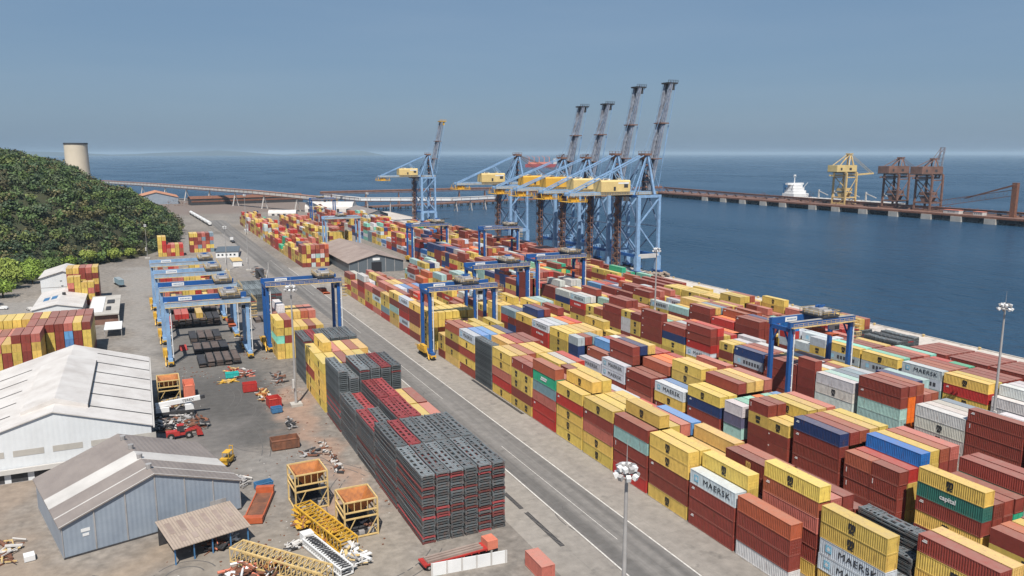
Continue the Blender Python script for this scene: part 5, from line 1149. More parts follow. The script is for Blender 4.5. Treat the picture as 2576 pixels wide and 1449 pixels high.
# ---------------------------------------------------------------- more buildings
# brown roofed shed standing among the stacks
t, rf, g = gable('brown_roofed_shed', 104.6, 136.8, 440.0, 532.0, 6.2, 10.6, M['greywall'], M['roofbrown2'], 'long shed with weathered brown roof and dark grey gable among the stacks', over=.8)
x0, x1, y0, y1, xm, sl = g
MB().box(xm - 3.0, xm + 3.0, y0 - .06, y0 - .01, 0, 6.0).build('doorway', M['black'], t)
MB().box(xm - 2.2, xm + 2.0, y0 - .1, y0 - .02, 7.0, 8.4).build('gable_sign', M['white'], t)
b = MB()
for i in range(7):
    x = x0 + (x1 - x0) * i / 6; zz = 10.6 - abs(x - xm) * sl
    if abs(x - xm) > .1: MB().box(max(x0, x - .15), min(x1, x + .15), y0 - .12, y0 - .01, 0, zz - .1).build('wall_post', M['galv'], t)
# white office block with a gabled hall behind
t, rf, g = gable('white_office_building', -45.6, -26.8, 424.0, 452.0, 10.0, 12.8, M['whitewall'], M['roofwhite'], 'white two storey office building with shallow gabled roof near the trees', cat='building', over=.7)
x0, x1, y0, y1, xm, sl = g
b = MB()
for (xx, zz) in ((5.6, 7.6), (6.9, 7.6), (5.6, 3.6), (6.9, 3.6)): b.box(xx, xx + .9, y0 - .06, y0 - .01, zz, zz + 1.1)
for (xx, zz) in ((-1.4, 8.0), (-1.0, 5.6), (0, 4.6)): b.box(xx, xx + .9, y0 - .06, y0 - .01, zz, zz + .4)
b.build('window', M['glass'], t); MB().box(x0, x1, y0 - .1, y0 - .01, 5.3, 5.45).build('cornice', M['galv'], t)
t, rf, g = gable('white_low_hall', -43.2, -25.4, 364.0, 409.0, 5.2, 7.0, M['whitewall'], M['roofwhite'], 'low white hall with dark roof panels in front of the office', cat='building', over=.5)
x0, x1, y0, y1, xm, sl = g
b = MB()
for ix in (0, 1):
    for iy in range(4): 
        xa = xm - 6.4 + ix * 3.0; f_ = lambda x: 5.2 + (x - x0) * sl + .28
        b.prism([(xa, f_(xa)), (xa + 2.2, f_(xa + 2.2)), (xa + 2.2, f_(xa + 2.2) + .08), (xa, f_(xa) + .08)], 'y', 16 + iy * 2.1, 17.6 + iy * 2.1)
b.build('solar_panel', M['bluep'], rf); MB().cyl((xm + 1, 24, 7.0), (xm + 1, 24, 8.2), .7).build('vent', M['dark'], rf)
t = empty('grey_canopy', (-17.5, 348, 0), 0, 'flat grey concrete canopy with a white roof panel and dark openings', 'canopy')
MB().box(-5.2, 6.2, 0, 46, 4.0, 4.5).build('roof', M['concrete'], t); MB().box(-4.8, .2, 5, 42, 4.51, 4.75).build('roof_panel', M['white'], t)
MB().box(1.2, 4.0, 24, 32, 4.51, 4.9).build('roof_unit', M['dark'], t); MB().box(1.2, 3.0, 8, 16, 4.51, 4.8).build('roof_unit', M['dark'], t); MB().box(-4.8, 5.8, 1.2, 1.5, 0, 4.0).build('wall', M['brownst'], t)
for x in (-5, 6): MB().box(x - .2, x + .2, .2, .6, 0, 4).build('post', M['concrete'], t)
t = empty('white_tent', (-13.0, 323, 0), 0, 'small white flat canopy on posts beside the left yard stacks', 'canopy'); MB().box(-3, 3, 0, 15, 2.9, 3.1).build('roof', M['white'], t)
for x in (-2.8, 2.8):
    for y in (.4, 14.5): MB().box(x - .1, x + .1, y - .1, y + .1, 0, 2.9).build('post', M['galv'], t)
t = empty('flat_roofed_office', (49.0, 546.0, 0), R(-8), 'low white building with dark flat roof beside the road', 'building')
MB().box(-7, 7, 0, 30, 0, 3.7).build('wall', M['white'], t); MB().box(-7.4, 7.4, -.4, 30.4, 3.7, 4.1).build('roof', M['greywall'], t)
b = MB()
for q in range(5): b.box(-6 + q * 2.5, -4.8 + q * 2.5, -.05, -.01, 1.2, 2.4)
b.build('window', M['glass'], t)
t = empty('gatehouse', (50.5, 500.0, 0), 0, 'small white gatehouse with pale yellow roof left of the road', 'building'); MB().box(-2.6, 2.6, 0, 16, 0, 3.2).build('wall', M['white'], t); MB().box(-3, 3, -.4, 16.4, 3.2, 3.5).build('roof', M['cream'], t)
t = empty('loading_ramp', (57.5, 420.0, 0), 0, 'dark machinery standing on the strip left of the road', 'machinery')
b = MB(); b.beam((0, 0, 0), (-2, 24, 5), 1.4, .4); b.box(-3, 1, 24, 30, 0, 5); b.build('ramp', M['dark'], t); b = MB(); b.beam((0, 0, 2.5), (0, 0, 12), .5).beam((-1, 6, 1), (2, 14, 7), .4); b.build('strut', M['galv'], t)
junk_pile(58, 440, 8, 60, 2.6, 90, ['dark', 'galv', 'rust', 'cream'], 'scrap_heap', 'long row of dark gear on the strip left of the road', 'scrap', 21)
# far end: white domed shed, red roofed hall, grey stores
def vault(name, x, y, w_, l_, h_, m_, label, rz=0):
    t = empty(name, (x, y, 0), rz, label, 'warehouse'); n_ = 10
    prof = [(-w_/2, 0)] + [(-w_/2 * math.cos(math.pi * k / n_), h_ * .35 + h_ * .65 * math.sin(math.pi * k / n_)) for k in range(n_ + 1)] + [(w_/2, 0)]
    MB().prism(prof, 'x', 0, l_).build('shell', m_, t, smooth=False)
    for q in range(5): MB().box(4 + q * l_ / 5, 7 + q * l_ / 5, -w_/2 - .1, -w_/2 - .02, 0, h_ * .33).build('door', M['dark'], t)
    return t
vault('domed_shed', 178, 944, 24, 56, 12, M['roofwhite'], 'white domed shed at the far end of the yard', R(-28))
vault('domed_shed', 128, 905, 12, 30, 6, M['roofwhite'], 'small white tent shed left of the white domed shed', R(-20))
gable('grey_store', 205, 226, 775, 862, 7.5, 11, M['greywall'], M['roofbrown'], 'long grey brown store near the far end of the quay')
gable('orange_roofed_hall', -8, 46, 1165, 1235, 9, 16, M['bluewall'], M['redtile'], 'hall with orange tiled roof beyond the wooded hill', over=1)
t = empty('dark_ore_shed', (60, 1120, 0), R(8), 'long dark ore shed under the elevated conveyor', 'warehouse')
MB().prism([(0, 0), (22, 0), (22, 8), (11, 11), (0, 8)], 'x', 0, 150).build('wall', M['dark'], t); b = MB(); b.box(0, 150, -.3, -.05, 4, 6); b.build('band', M['rust'], t)
b = MB(); b.prism([(-.6, 8.1), (11, 11.2), (22.6, 8.1), (22.6, 8.5), (11, 11.6), (-.6, 8.5)], 'x', -1, 151); b.build('roof', M['rust'], t)
junk_pile(44, 1130, 30, 70, 9, 120, ['rust', 'rust', 'dark', 'galv'], 'plant_frame', 'red brown plant steelwork left of the dark ore shed', 'plant', 22)
# cooling silo on the far shore
t = empty('silo', (-79, 1300, 0), 0, 'tall pale concrete silo tower behind the wooded hill', 'silo')
prof = [(0, 17.6), (20, 16.6), (45, 15.6), (70, 15.1), (82, 15.2)]; n_ = 48; b = MB()
for z, r_ in prof:
    for k in range(n_): b.v.append((r_ * math.cos(2 * math.pi * k / n_), r_ * math.sin(2 * math.pi * k / n_), z))
for j in range(len(prof) - 1):
    for k in range(n_): k2 = (k + 1) % n_; b.f.append((j*n_+k, j*n_+k2, (j+1)*n_+k2, (j+1)*n_+k))
b.f.append(tuple(range(n_))); b.f.append(tuple(4 * n_ + k for k in range(n_))); b.build('shell', M['silo'], t, smooth=False)
MB().cyl((0, 0, 80.4), (0, 0, 82.6), 15.7, n=48).build('rim', M['dark'], t)
# ---------------------------------------------------------------- elevated conveyors
def gallery(name, pts, w_, h_, body, roof, label, cols_every=60, ground=0.0, colm='offwhite', rail=True):
    p0 = Vector(pts[0]); t = empty(name, (p0.x, p0.y, 0), 0, label, 'conveyor'); P = [Vector(p) - Vector((p0.x, p0.y, 0)) for p in pts]
    b = MB(); b2 = MB(); b3 = MB()
    for a, c in zip(P[:-1], P[1:]):
        b.beam(a, c, w_, h_); up = Vector((0, 0, h_ / 2 + .35)); b2.beam(a + up, c + up, w_ + .8, .5); n_ = int((c - a).length / 12)
        d = (c - a); s_ = Vector((-d.y, d.x, 0)).normalized() * (w_ / 2 + .15)
        for q in range(n_): m_ = a.lerp(c, q / max(1, n_)); 
        for q in range(n_ + 1):
            m_ = a.lerp(c, q / max(1, n_))
            for sg in (-1, 1): b3.beam(m_ + s_ * sg - Vector((0, 0, h_ / 2 + 1.2)), m_ + s_ * sg + Vector((0, 0, h_ / 2)), .35)
        for sg in (-1, 1): b3.beam(a + s_ * sg - Vector((0, 0, h_ / 2 + 1.2)), c + s_ * sg - Vector((0, 0, h_ / 2 + 1.2)), .4)
    b.build('gallery', M[body], t); b2.build('gallery_roof', M[roof], t); b3.build('truss', M['brownst'], t)
    for a, c in zip(P[:-1], P[1:]):
        n_ = int((c - a).length / cols_every)
        for q in range(n_ + 1):
            m_ = a.lerp(c, (q + .3) / max(1, n_ + 1)); d = (c - a); s_ = Vector((-d.y, d.x, 0)).normalized()
            bb = MB(); bb.beam((m_.x + s_.x * 4, m_.y + s_.y * 4, ground), m_ - Vector((0, 0, h_)), 1.1); bb.beam((m_.x - s_.x * 4, m_.y - s_.y * 4, ground), m_ - Vector((0, 0, h_)), 1.1); bb.build('trestle', M[colm], t)
    return t
gallery('conveyor_bridge', [(-72, 1560, 20), (27, 1326, 20), (130, 1036, 20), (187, 905, 17)], 5.0, 3.4, 'offwhite', 'dustyred', 'long pale conveyor bridge running from the silo to the yard end', 90)
gallery('conveyor_bridge', [(224, 1060, 12), (246, 960, 12), (347, 912, 12), (413, 930, 12)], 5.0, 3.2, 'white', 'roofwhite', 'white roofed conveyor gallery over the water behind the cranes', 34, -6, 'galv')
gallery('conveyor_bridge', [(205, 1000, 19), (388, 1020, 19), (474, 1040, 18)], 3.6, 2.2, 'brownst', 'dustyred', 'thin red brown conveyor beyond the white roofed gallery', 60, -6, 'brownst')
# ---------------------------------------------------------------- ore pier
def deck(name, pts, w_, z, th, m_, label):
    t = empty(name, (pts[0][0], pts[0][1], 0), 0, label, 'pier'); P = [Vector((p[0] - pts[0][0], p[1] - pts[0][1], z)) for p in pts]; b = MB(); pl = []
    for a, c in zip(P[:-1], P[1:]): b.beam(a, c, w_, th)
    b.build('deck', M[m_], t); k = 0
    for a, c in zip(P[:-1], P[1:]):
        d = (c - a); s_ = Vector((-d.y, d.x, 0)).normalized() * (w_ / 2 - 1); n_ = int(d.length / 11)
        bb = MB()
        for q in range(n_ + 1):
            m_2 = a.lerp(c, q / n_)
            for sg in (-1, 1): bb.cyl(m_2 + s_ * sg - Vector((0, 0, 10)), m_2 + s_ * sg, .7, n=6)
        o = bb.build('pilings', M['dark'], t); o['kind'] = 'stuff'
    return t
deck('approach_pier', [(244, 968), (457, 1024), (640, 1060), (776, 1090)], 14, 1.4, 1.8, 'brownst', 'low dark approach pier running behind the quay cranes')
gallery('pier_conveyor', [(474, 1040, 11), (640, 1070, 11), (790, 1090, 12)], 4.0, 2.4, 'brownst', 'dustyred', 'rust red conveyor along the approach pier', 26, 2, 'brownst')
t = empty('ore_pier', (776, 1090, 0), 0, 'long ore loading pier with pale concrete caissons across the water', 'pier')
MB().box(0, 42, -700, 12, 2.2, 4.6).build('deck', M['brownst'], t); MB().box(-.6, 0, -700, 12, 2.6, 3.8).build('fender_beam', M['rust'], t)
for y in (833.5, 797, 745, 708, 667, 625, 583, 548, 511, 470, 430, 875, 916, 958): MB().box(-1.6, 6, y - 6 - 1090, y + 6 - 1090, -3.4, 2.6).build('caisson', M['concrete'], t)
for y in range(400, 1090, 14): MB().cyl((3, y - 1090, -4), (3, y - 1090, 2.2), .9, n=6).build('pile', M['dark'], t)
MB().box(4, 40, -698, 10, -1.2, 2.1).build('under_beam', M['dark'], t)
gallery('pier_conveyor', [(793, 1085, 11), (796, 880, 9), (799, 690, 8), (800, 400, 8)], 3.0, 1.8, 'brownst', 'rust', 'rust brown conveyor running along the ore pier deck', 22, 4.6, 'brownst')
r = random.Random(77)
junk_pile(812, 650, 14, 560, 6.4, 520, ['rust', 'dark', 'rust', 'brownst', 'galv'], 'pier_gear', 'low dark machinery lined along the ore pier deck', 'machinery', 31).location.z = 4.6
junk_pile(786, 845, 8, 9, 12, 60, ['rust', 'brownst', 'dark'], 'transfer_tower', 'small rust brown transfer tower on the ore pier', 'tower', 32).location.z = 4.6
junk_pile(786, 762, 8, 12, 16, 70, ['rust', 'brownst', 'dark'], 'transfer_tower', 'taller rust brown transfer tower by the white ship', 'tower', 33).location.z = 4.6
junk_pile(786, 1088, 14, 14, 14, 80, ['rust', 'coral', 'brownst'], 'transfer_tower', 'red brown transfer tower at the pier corner', 'tower', 34).location.z = 4.0
for y_, l_ in ((560, 'white flat hut on the ore pier deck'), (530, 'pale small hut at the right part of the ore pier')):
    t = empty('pier_hut', (786, y_, 4.6), 0, l_, 'hut'); MB().box(-3, 4, -9 if y_ > 550 else -5, 9 if y_ > 550 else 5, 0, 3.4).build('wall', M['offwhite'], t); MB().box(-3.3, 4.3, -9.3 if y_ > 550 else -5.3, 9.3 if y_ > 550 else 5.3, 3.4, 3.8).build('roof', M['coral'], t)
    b = MB(); 
    for q in range(4): b.box(-3.05, -3.01, -4 + q * 2.2, -3 + q * 2.2, 1.2, 2.3)
    b.build('window', M['glass'], t)
def unloader(y, paint, house, apex, up, label, boom=34):
    t = empty('ship_unloader', (806, y, 4.6), 0, label, 'ship unloader', 'ship unloaders on the ore pier'); U = 39.5; g = 9.0; bw = 10.0; ap = apex - 4.6
    for sx in (-1, 1):
        for sy in (-1, 1): MB().beam((sx * g, sy * bw, 0), (sx * g * .95, sy * bw, U), 2.0, 1.8).build('leg', M[paint], t)
        b = MB(); b.beam((sx * g, -bw, 8.5), (sx * g, bw, 8.5), 1.6); b.beam((sx * g, -bw, U), (sx * g, bw, U), 1.6); b.beam((sx * g, -bw, 1), (sx * g, bw, 1), 1.8); b.beam((sx * g, -bw, 9), (sx * g, bw, U - 8), .7) if paint != 'cream' else b.beam((sx * g, -bw, 8), (sx * g, 0, 1), .8); b.build('frame_beam', M[paint], t)
    for sy in (-1, 1):
        b = MB(); b.beam((-g, sy * bw, 8.5), (g, sy * bw, 8.5), 1.5); b.beam((-g, sy * bw, 9), (g, sy * bw, U - 6), .6); b.build('frame_beam', M[paint], t)
        b = MB(); b.beam((g, sy * 7, U), (g - 4, sy * 2, ap - 1), 1.3); b.beam((-g * .3, sy * 7, U + 8), (g - 4, sy * 2, ap - 1), 1.0); b.beam((-g - 9, sy * 6, U + 8), (g - 5, sy * 2, ap - 1), .7); b.build('mast_leg', M[paint], t)
    MB().box(g - 7, g - 1.5, -3.4, 3.4, ap - 1.6, ap).build('mast_head', M[paint], t)
    b = MB(); b.box(-g - 14, g + 2, -7.5, 7.5, U + 1.2, U + 9.2); h = b.build('machinery_house', M[house], t); MB().box(-g - 8, -g - 5, -7.6, -7.52, U + 3, U + 6).box(-2, 2, -7.6, -7.52, U + 3, U + 6).build('window', M['dark'], h); MB().box(-g - 14.2, g + 2.2, -7.7, 7.7, U + .4, U + 1.19).build('floor', M['dark'], h)
    b = MB(); b.box(-g - 16, g + 4, -3, -2, U - 4.4, U - 2.6).box(-g - 16, g + 4, 2, 3, U - 4.4, U - 2.6); rail_mb(b, (-g - 16, -4, U - 2.5), (g + 4, -4, U - 2.5), 1.3, t=.2); b.build('girder', M[paint], t)
    a = Vector((g + 4, 0, U - 3.4)); e = Vector((g + 4 + boom, 0, U - 1.5)) if not up else Vector((g + 9, 0, ap + 12))
    b = MB()
    for sy in (-1, 1): b.beam(a + Vector((0, sy * 2.4, 0)), e + Vector((0, sy * 2.4, 0)), 1.2, 1.6)
    for q in range(9): m_ = a.lerp(e, q / 8); b.beam(m_ + Vector((0, -2.4, 0)), m_ + Vector((0, 2.4, 0)), .6)
    b.build('boom', M[paint if not up else 'boomgrey'], t)
    b = MB(); 
    for sy in (-1, 1): b.beam((g - 4, sy * 2, ap - 1), e + Vector((0, sy * 2, 0)), .35)
    b.build('stay', M[paint], t)
    b = MB(); b.box(-7, 7, -6, 6, 16.5, 20); b.beam((-8, -8, U - 6), (8, -8, U - 6), 1.2); b.beam((-8, 8, U - 6), (8, 8, U - 6), 1.2); b.beam((-8, -9, 20), (-8, 9, U - 6), .8); b.prism([(-6, 14), (6, 14), (2.5, 8), (-2.5, 8)], 'x', -6, 6); b.box(-5, 5, -8, 8, 14.2, 15.2); b.build('ore_hopper', M[paint], t)
    return t
unloader(724, 'cream', 'house', 68, False, 'yellow ship unloader with square yellow house on the ore pier')
unloader(649, 'brownst', 'brownst', 63.5, False, 'middle brown ship unloader with its boom lowered')
unloader(606, 'brownst', 'brownst', 62.5, True, 'right hand brown ship unloader with raised boom')
t = lattice('stacker_boom', (790, 590, 9), (792, 500, 26), 6, 6, 'rust', 'dark lattice stacker boom rising at the right end of the pier', 'stacker', 10)
b = MB(); b.beam((0, -92, -16), (0, -92, 30), 4, 5); b.beam((3, -92, 28), (1, -40, 12), .8); b.beam((-3, -92, 28), (-1, -40, 12), .8); b.build('tower', M['rust'], t)
# ---------------------------------------------------------------- ships
t = empty('bulk_carrier', (843, 846, -3), R(180), 'white superstructure of a ship moored behind the ore pier', 'ship')
MB().prism([(-14, 0), (-16, 8), (16, 8), (14, 0)], 'y', -14, 190).build('hull', M['dark'], t)
b = MB(); b.box(-14, 14, -10, 12, 8, 10); b.box(-14, 14, -8, 14, 10, 15).box(-12, 12, -6, 11, 15, 19).box(-10.5, 10.5, -5, 9, 19, 23).box(-9, 9, -4, 7, 23, 27); b.box(-15, 15, -2, 3, 27, 29.5).box(-3, 3, -9.5, -6, 15, 25); s_ = b.build('superstructure', M['white'], t)
b = MB()
for z in (15, 18, 21.5): b.box(-12, 12, -6.1, -6.02, z, z + 1)
b.build('window_band', M['glass'], s_); MB().box(-3, 3, -18, -12, 8, 28).build('funnel', M['bluep'], t); b = MB(); b.beam((0, 0, 29), (0, 0, 40), 1.0).beam((-10, 4, 19), (-13, 12, 30), .6).beam((10, 4, 19), (13, 12, 28), .6); b.beam((-3, 0, 38), (3, 0, 38), .5); b.cyl((0, 0, 39), (0, 0, 41), 1.8); b.build('mast', M['white'], t)
b = MB()
for q in range(6): b.box(-11, 11, 24 + q * 26, 44 + q * 26, 8, 10.5)
b.build('hatch_cover', M['offwhite'], t)
b = MB()
for q in range(5): b.beam((0, 46 + q * 26, 8), (0, 46 + q * 26, 22), 1.6); b.beam((0, 46 + q * 26, 20), (0, 62 + q * 26, 15), .9)
b.build('deck_crane', M['offwhite'], t)
t = empty('container_ship', (1893, 3657, -3), R(64), 'faint reddish cargo ship on the horizon behind the cranes', 'ship')
MB().prism([(-14, 0), (-16, 16), (16, 16), (14, 0)], 'y', -85, 85).build('hull', M['redp'], t); b = MB(); b.box(-13, 13, -78, -60, 16, 44); b.build('superstructure', M['offwhite'], t)
b = MB()
for q in range(5): b.beam((0, -40 + q * 26, 16), (0, -40 + q * 26, 52), 3); b.beam((0, -40 + q * 26, 48), (0, -26 + q * 26, 58), 1.6)
b.build('deck_crane', M['coral'], t); b = MB(); b.box(-12, 12, -50, 70, 16, 26); b.build('cargo', M['coral'], t)
# train of white tank wagons
for i in range(6):
    p = Vector((50.4, 945, 0)).lerp(Vector((57.1, 806, 0)), i / 5); t = empty('tank_wagon', p, R(2.8), 'white tank wagon, %s from the far end of the short train' % ORD[i], 'rail wagon', 'white rail wagons in a row')
    MB().cyl((0, -11, 2.6), (0, 11, 2.6), 1.6, n=12).build('tank', M['white'], t); MB().box(-1.3, 1.3, -12, 12, .8, 1.1).build('frame', M['dark'], t)
    for y in (-9, 9): MB().box(-1, 1, y - 1.4, y + 1.4, 0, .8).build('bogie', M['dark'], t)
b = MB()
for dx in (-4.5, -3.0, .8, 2.3): b.quad((52.5 + dx, 965, .03), (52.7 + dx, 965, .03), (64.4 + dx * .8, 640, .03), (64.2 + dx * .8, 640, .03))
tag(b.build('rail_track', M['dark']), kind='structure')
# drain grates let into the paving (lengths of dark iron grid)
for (x_, y0_, y1_, l_) in ((62.6, 112, 126.6, 'dark iron drain grate in the paving, nearest the bottom edge'), (62.5, 128.2, 136.5, 'short dark iron drain grate right of the rack wall'), (87.3, 178.5, 214, 'dark iron drain grate along the foot of the roadside stacks')):
    t = empty('drain_grate', (x_, y0_, 0), 0, l_, 'drain'); b = MB()
    for q in range(int((y1_ - y0_) / .5)): b.box(-.32, .32, q * .5, q * .5 + .34, .014, .05)
    b.box(-.42, -.34, 0, y1_ - y0_, .014, .06).box(.34, .42, 0, y1_ - y0_, .014, .06); b.build('grating', M['dark'], t)
# quay edge: kerb, bollards, timber pile under the first crane
t = empty('quay_kerb', (263.5, 0, 0), 0, 'pale concrete kerb along the quay edge', 'kerb'); MB().box(0, .5, -60, 900, .0, .35).build('kerb_stone', M['quay'], t)
for i, y in enumerate(range(150, 380, 22)):
    t = empty('bollard', (262.4, y, 0), 0, 'pale mooring bollard on the quay edge, %s from the right' % ORD[i], 'bollard', 'mooring bollards along the quay edge'); b = MB(); b.cyl((0, 0, 0), (0, 0, .7), .35, n=8); b.cyl((0, 0, .7), (0, 0, .95), .55, n=8); b.build('post', M['cream'], t)
t = empty('log_pile', (258, 356, 0), 0, 'pile of brown rolls beneath the nearest quay crane', 'log pile'); r = random.Random(8); b = MB()
for q in range(46): x_, z_ = r.uniform(-6, 5), r.uniform(.5, 2.6); y_ = r.uniform(-3, 3); b.cyl((x_, y_ - 1.2, z_), (x_, y_ + 1.2, z_), .6, n=8)
b.build('roll', M['cream'], t).data.materials[0] = M['fibre']
# parked cars and lorries
def car(x, y, rz, m_, label):
    t = empty('parked_car', (x, y, 0), rz, label, 'car'); b = MB(); b.prism([(-2.1, .35), (2.1, .35), (2.1, .85), (1.2, 1.0), (.6, 1.45), (-1.2, 1.45), (-1.9, .95), (-2.1, .9)], 'x', -.85, .85); b.build('body', M[m_], t); wheels(t, (-.8, .8), (-1.35, 1.3), .33, .2)
    MB().prism([(.66, 1.4), (1.16, 1.02), (1.2, 1.05), (.7, 1.43)], 'x', -.75, .75).build('windscreen', M['glass'], t)
car(-58.6, 403, 1.2, 'white', 'white car parked near the trees at the left edge'); car(-47.7, 396, .4, 'offwhite', 'small white car parked beside the low white hall')
def lorry(x, y, rz, cabm, ccol, label):
    t = empty('lorry', (x, y, 0), rz, label, 'lorry'); b = MB(); b.prism([(5.2, .8), (7.6, .8), (7.6, 2.0), (7.2, 3.2), (5.2, 3.2)], 'x', -1.2, 1.2); cb = b.build('cab', M[cabm], t); MB().prism([(7.5, 2.1), (7.66, 2.1), (7.3, 3.0), (7.15, 3.0)], 'x', -1.05, 1.05).build('windscreen', M['glass'], cb)
    MB().box(-1.15, 1.15, -7.4, 5.0, .95, 1.25).build('trailer_bed', M['dark'], t); wheels(t, (-1.0, 1.0), (-6.4, -5.2, 4.0, 6.6), .5)
    if ccol: o = bpy.data.objects.new('load', BODY[(12.19, 1)]); C.objects.link(o); o.parent = t; o.location = (0, -1.2, 1.26); o.color = (*COL[ccol], 1)
lorry(-13.5, 452, .2, 'white', 'g', 'lorry with grey green container on the side road'); lorry(62, 640, 0, 'white', None, 'empty flatbed lorry by the far road junction')
lorry(243, 300, .02, 'white', 'Y', 'lorry with yellow container on the quay apron'); lorry(247, 410, .0, 'bluep', 'D', 'blue lorry with dark red container between the quay cranes')

# ---------------------------------------------------------------- hill and woods
FX = [(380, -110), (430, -75), (485, -56), (540, -30), (583, 2), (650, 22), (754, 31), (800, 27), (900, 10), (1000, -30), (1150, -120)]
def foot(y):
    if y <= FX[0][0]: return FX[0][1]
    for (a, xa), (b_, xb) in zip(FX[:-1], FX[1:]):
        if y <= b_: return xa + (xb - xa) * (y - a) / (b_ - a)
    return FX[-1][1] - (y - 1150)
RIDGE = [(-3, 0.02434), (-0.1487, 0.01434), (-0.1316, 0.00779), (-0.1185, 0.00212), (-0.1053, -0.00365), (-0.0915, -0.00528), (-0.0814, -0.00905), (-0.0772, -0.01553), (-0.0684, -0.01312), (-0.0595, -0.02167), (-0.0532, -0.02853), (-0.0408, -0.03292), (-0.0311, -0.03642), (-0.0132, -0.04011), (-0.0067, -0.04871), (0.0084, -0.05533), (0.0185, -0.06075), (0.0288, -0.06507), (0.0392, -0.07001), (0.046, -0.08073), (0.106, -0.11073)]
def hillh(x, y):
    d = foot(y) - x
    if d <= 0: return -1.0
    s = max(0, min(1, (y - 400) / 240)); s = s * s * (3 - 2 * s); e = max(0, min(1, (1250 - y) / 250))
    h = 70 * (1 - math.exp(-d / 52)) * (.12 + .88 * s) * e + 3.0 * math.sin(x * .045 + 1) * math.sin(y * .03) * min(1, d / 30)
    # the ridge drops off unevenly towards its northern end
    a = x / max(y, 1); dist = math.hypot(x, y)
    for (a0, e0), (a1, e1) in zip(RIDGE[:-1], RIDGE[1:]):
        if a0 <= a < a1:
            lim = 68 + dist * (e0 + (e1 - e0) * (a - a0) / (a1 - a0)) - 6.5 - .8 * math.sin(x * .21) - .8 * math.sin(y * .13); h = min(h, lim) if y > 620 else min(h, lim + (620 - y) * .05)
    return max(h, .3 + 2.5 * min(1, d / 40))
me = bpy.data.meshes.new('hill'); vs_ = []; fs_ = []; nx, ny = 60, 70
for j in range(ny + 1):
    y = 380 + 870 * j / ny
    for i in range(nx + 1): 
        x = foot(y) + 3 - (i / nx) ** 1.6 * 520; vs_.append((x, y, max(-.5, hillh(x, y)) if i else -.6))
for j in range(ny):
    for i in range(nx): a = j * (nx + 1) + i; fs_.append((a, a + nx + 1, a + nx + 2, a + 1))
me.from_pydata(vs_, [], fs_); me.materials.append(mat('hill_undergrowth', (0.030, 0.040, 0.018), 0.9, var=.3, scale=.05, col2=(0.05, 0.045, 0.025)))
o = bpy.data.objects.new('hill', me); C.objects.link(o); tag(o, kind='structure')
m, n, l, b = new_mat('leaves'); s = n.new('ShaderNodeVertexColor'); s.layer_name = 'col'; l.new(s.outputs[0], b.inputs['Base Color']); b.inputs['Roughness'].default_value = 0.6; b.inputs['Specular IOR Level'].default_value = .25
M['leaves'] = m
def crown(r, cx, cy, cz, rad, zs, nleaf, size, col, V, F, K, sub=6):
    """leaf clumps spread through several uneven lobes"""
    lobes = [(cx + r.uniform(-.45, .45) * rad, cy + r.uniform(-.45, .45) * rad, cz + r.uniform(-.3, .45) * rad * zs, rad * r.uniform(.42, .7)) for _ in range(sub)]
    for q in range(nleaf):
        lx, ly, lz, lr = lobes[q % sub]; u = r.uniform(-1, 1); a = r.uniform(0, 6.283); rr = math.sqrt(1 - u * u); dn = Vector((rr * math.cos(a), rr * math.sin(a), u)); rad_ = lr * r.uniform(.72, 1.04)
        p = Vector((lx, ly, lz)) + Vector((dn.x * rad_, dn.y * rad_, dn.z * rad_ * zs))
        nn = (dn + Vector((r.uniform(-.7, .7), r.uniform(-.7, .7), r.uniform(-.4, .9)))).normalized(); t1 = nn.orthogonal().normalized(); ang = r.uniform(0, 3.14); t2 = nn.cross(t1); e1 = t1 * math.cos(ang) + t2 * math.sin(ang); e2 = nn.cross(e1)
        sz = size * r.uniform(.6, 1.25); i = len(V); V += [tuple(p + e1 * sz), tuple(p + e2 * sz * .7), tuple(p - e1 * sz), tuple(p - e2 * sz * .7)]; F.append((i, i + 1, i + 2, i + 3))
        v = r.uniform(.78, 1.25); K += [(col[0] * v, col[1] * v, col[2] * v, 1)] * 4
def leafobj(name, V, F, K, parent=None):
    me = bpy.data.meshes.new(name); me.from_pydata(V, [], F); me.materials.append(M['leaves']); at = me.color_attributes.new('col', 'FLOAT_COLOR', 'CORNER'); at.data.foreach_set('color', [c for k in K for c in k])
    o = bpy.data.objects.new(name, me); C.objects.link(o); o.parent = parent; return o
r = random.Random(99); V, F, K = [], [], []
GREENS = [(0.036, 0.066, 0.024), (0.032, 0.058, 0.028), (0.048, 0.078, 0.024), (0.040, 0.060, 0.032), (0.062, 0.088, 0.028), (0.070, 0.072, 0.034), (0.030, 0.052, 0.030), (0.044, 0.078, 0.028)]
nt_ = 0
for j in range(0, 96):
    for i in range(0, 38):
        y = 425 + j * 6.6 + r.uniform(-3.2, 3.2); x = foot(y) - i * 6.6 * (1 + i * .012) + r.uniform(-2.6, 2.6) - 1
        h = hillh(x, y)
        if h < 0 or x < -.47 * y * 1.0 + 60 - 120: continue
        if y < 520 and x > foot(y) - 14: continue
        rad = r.choice((r.uniform(3.0, 5.0), r.uniform(4.5, 6.5), r.uniform(6.0, 8.5))); c = r.choice(GREENS); kv = r.uniform(1.25, 1.75); c = (c[0] * kv * 1.12, c[1] * kv, c[2] * kv * .95)
        pb = math.sin(x * .05) * math.cos(y * .033)
        if pb > .62 and r.random() < .7: c = (0.078, 0.072, 0.038)
        far = y > 820
        crown(r, x, y, h + min(rad * .7, 3.4), rad, .8 if rad < 6 else .62, int((60 if far else 95) * (rad / 5) ** 1.3), 1.0 if far else .85, c, V, F, K, 6); nt_ += 1
o = leafobj('forest', V, F, K); tag(o, 'dense dark green forest covering the hillside', 'forest', None, 'stuff'); print('forest trees', nt_, len(F))
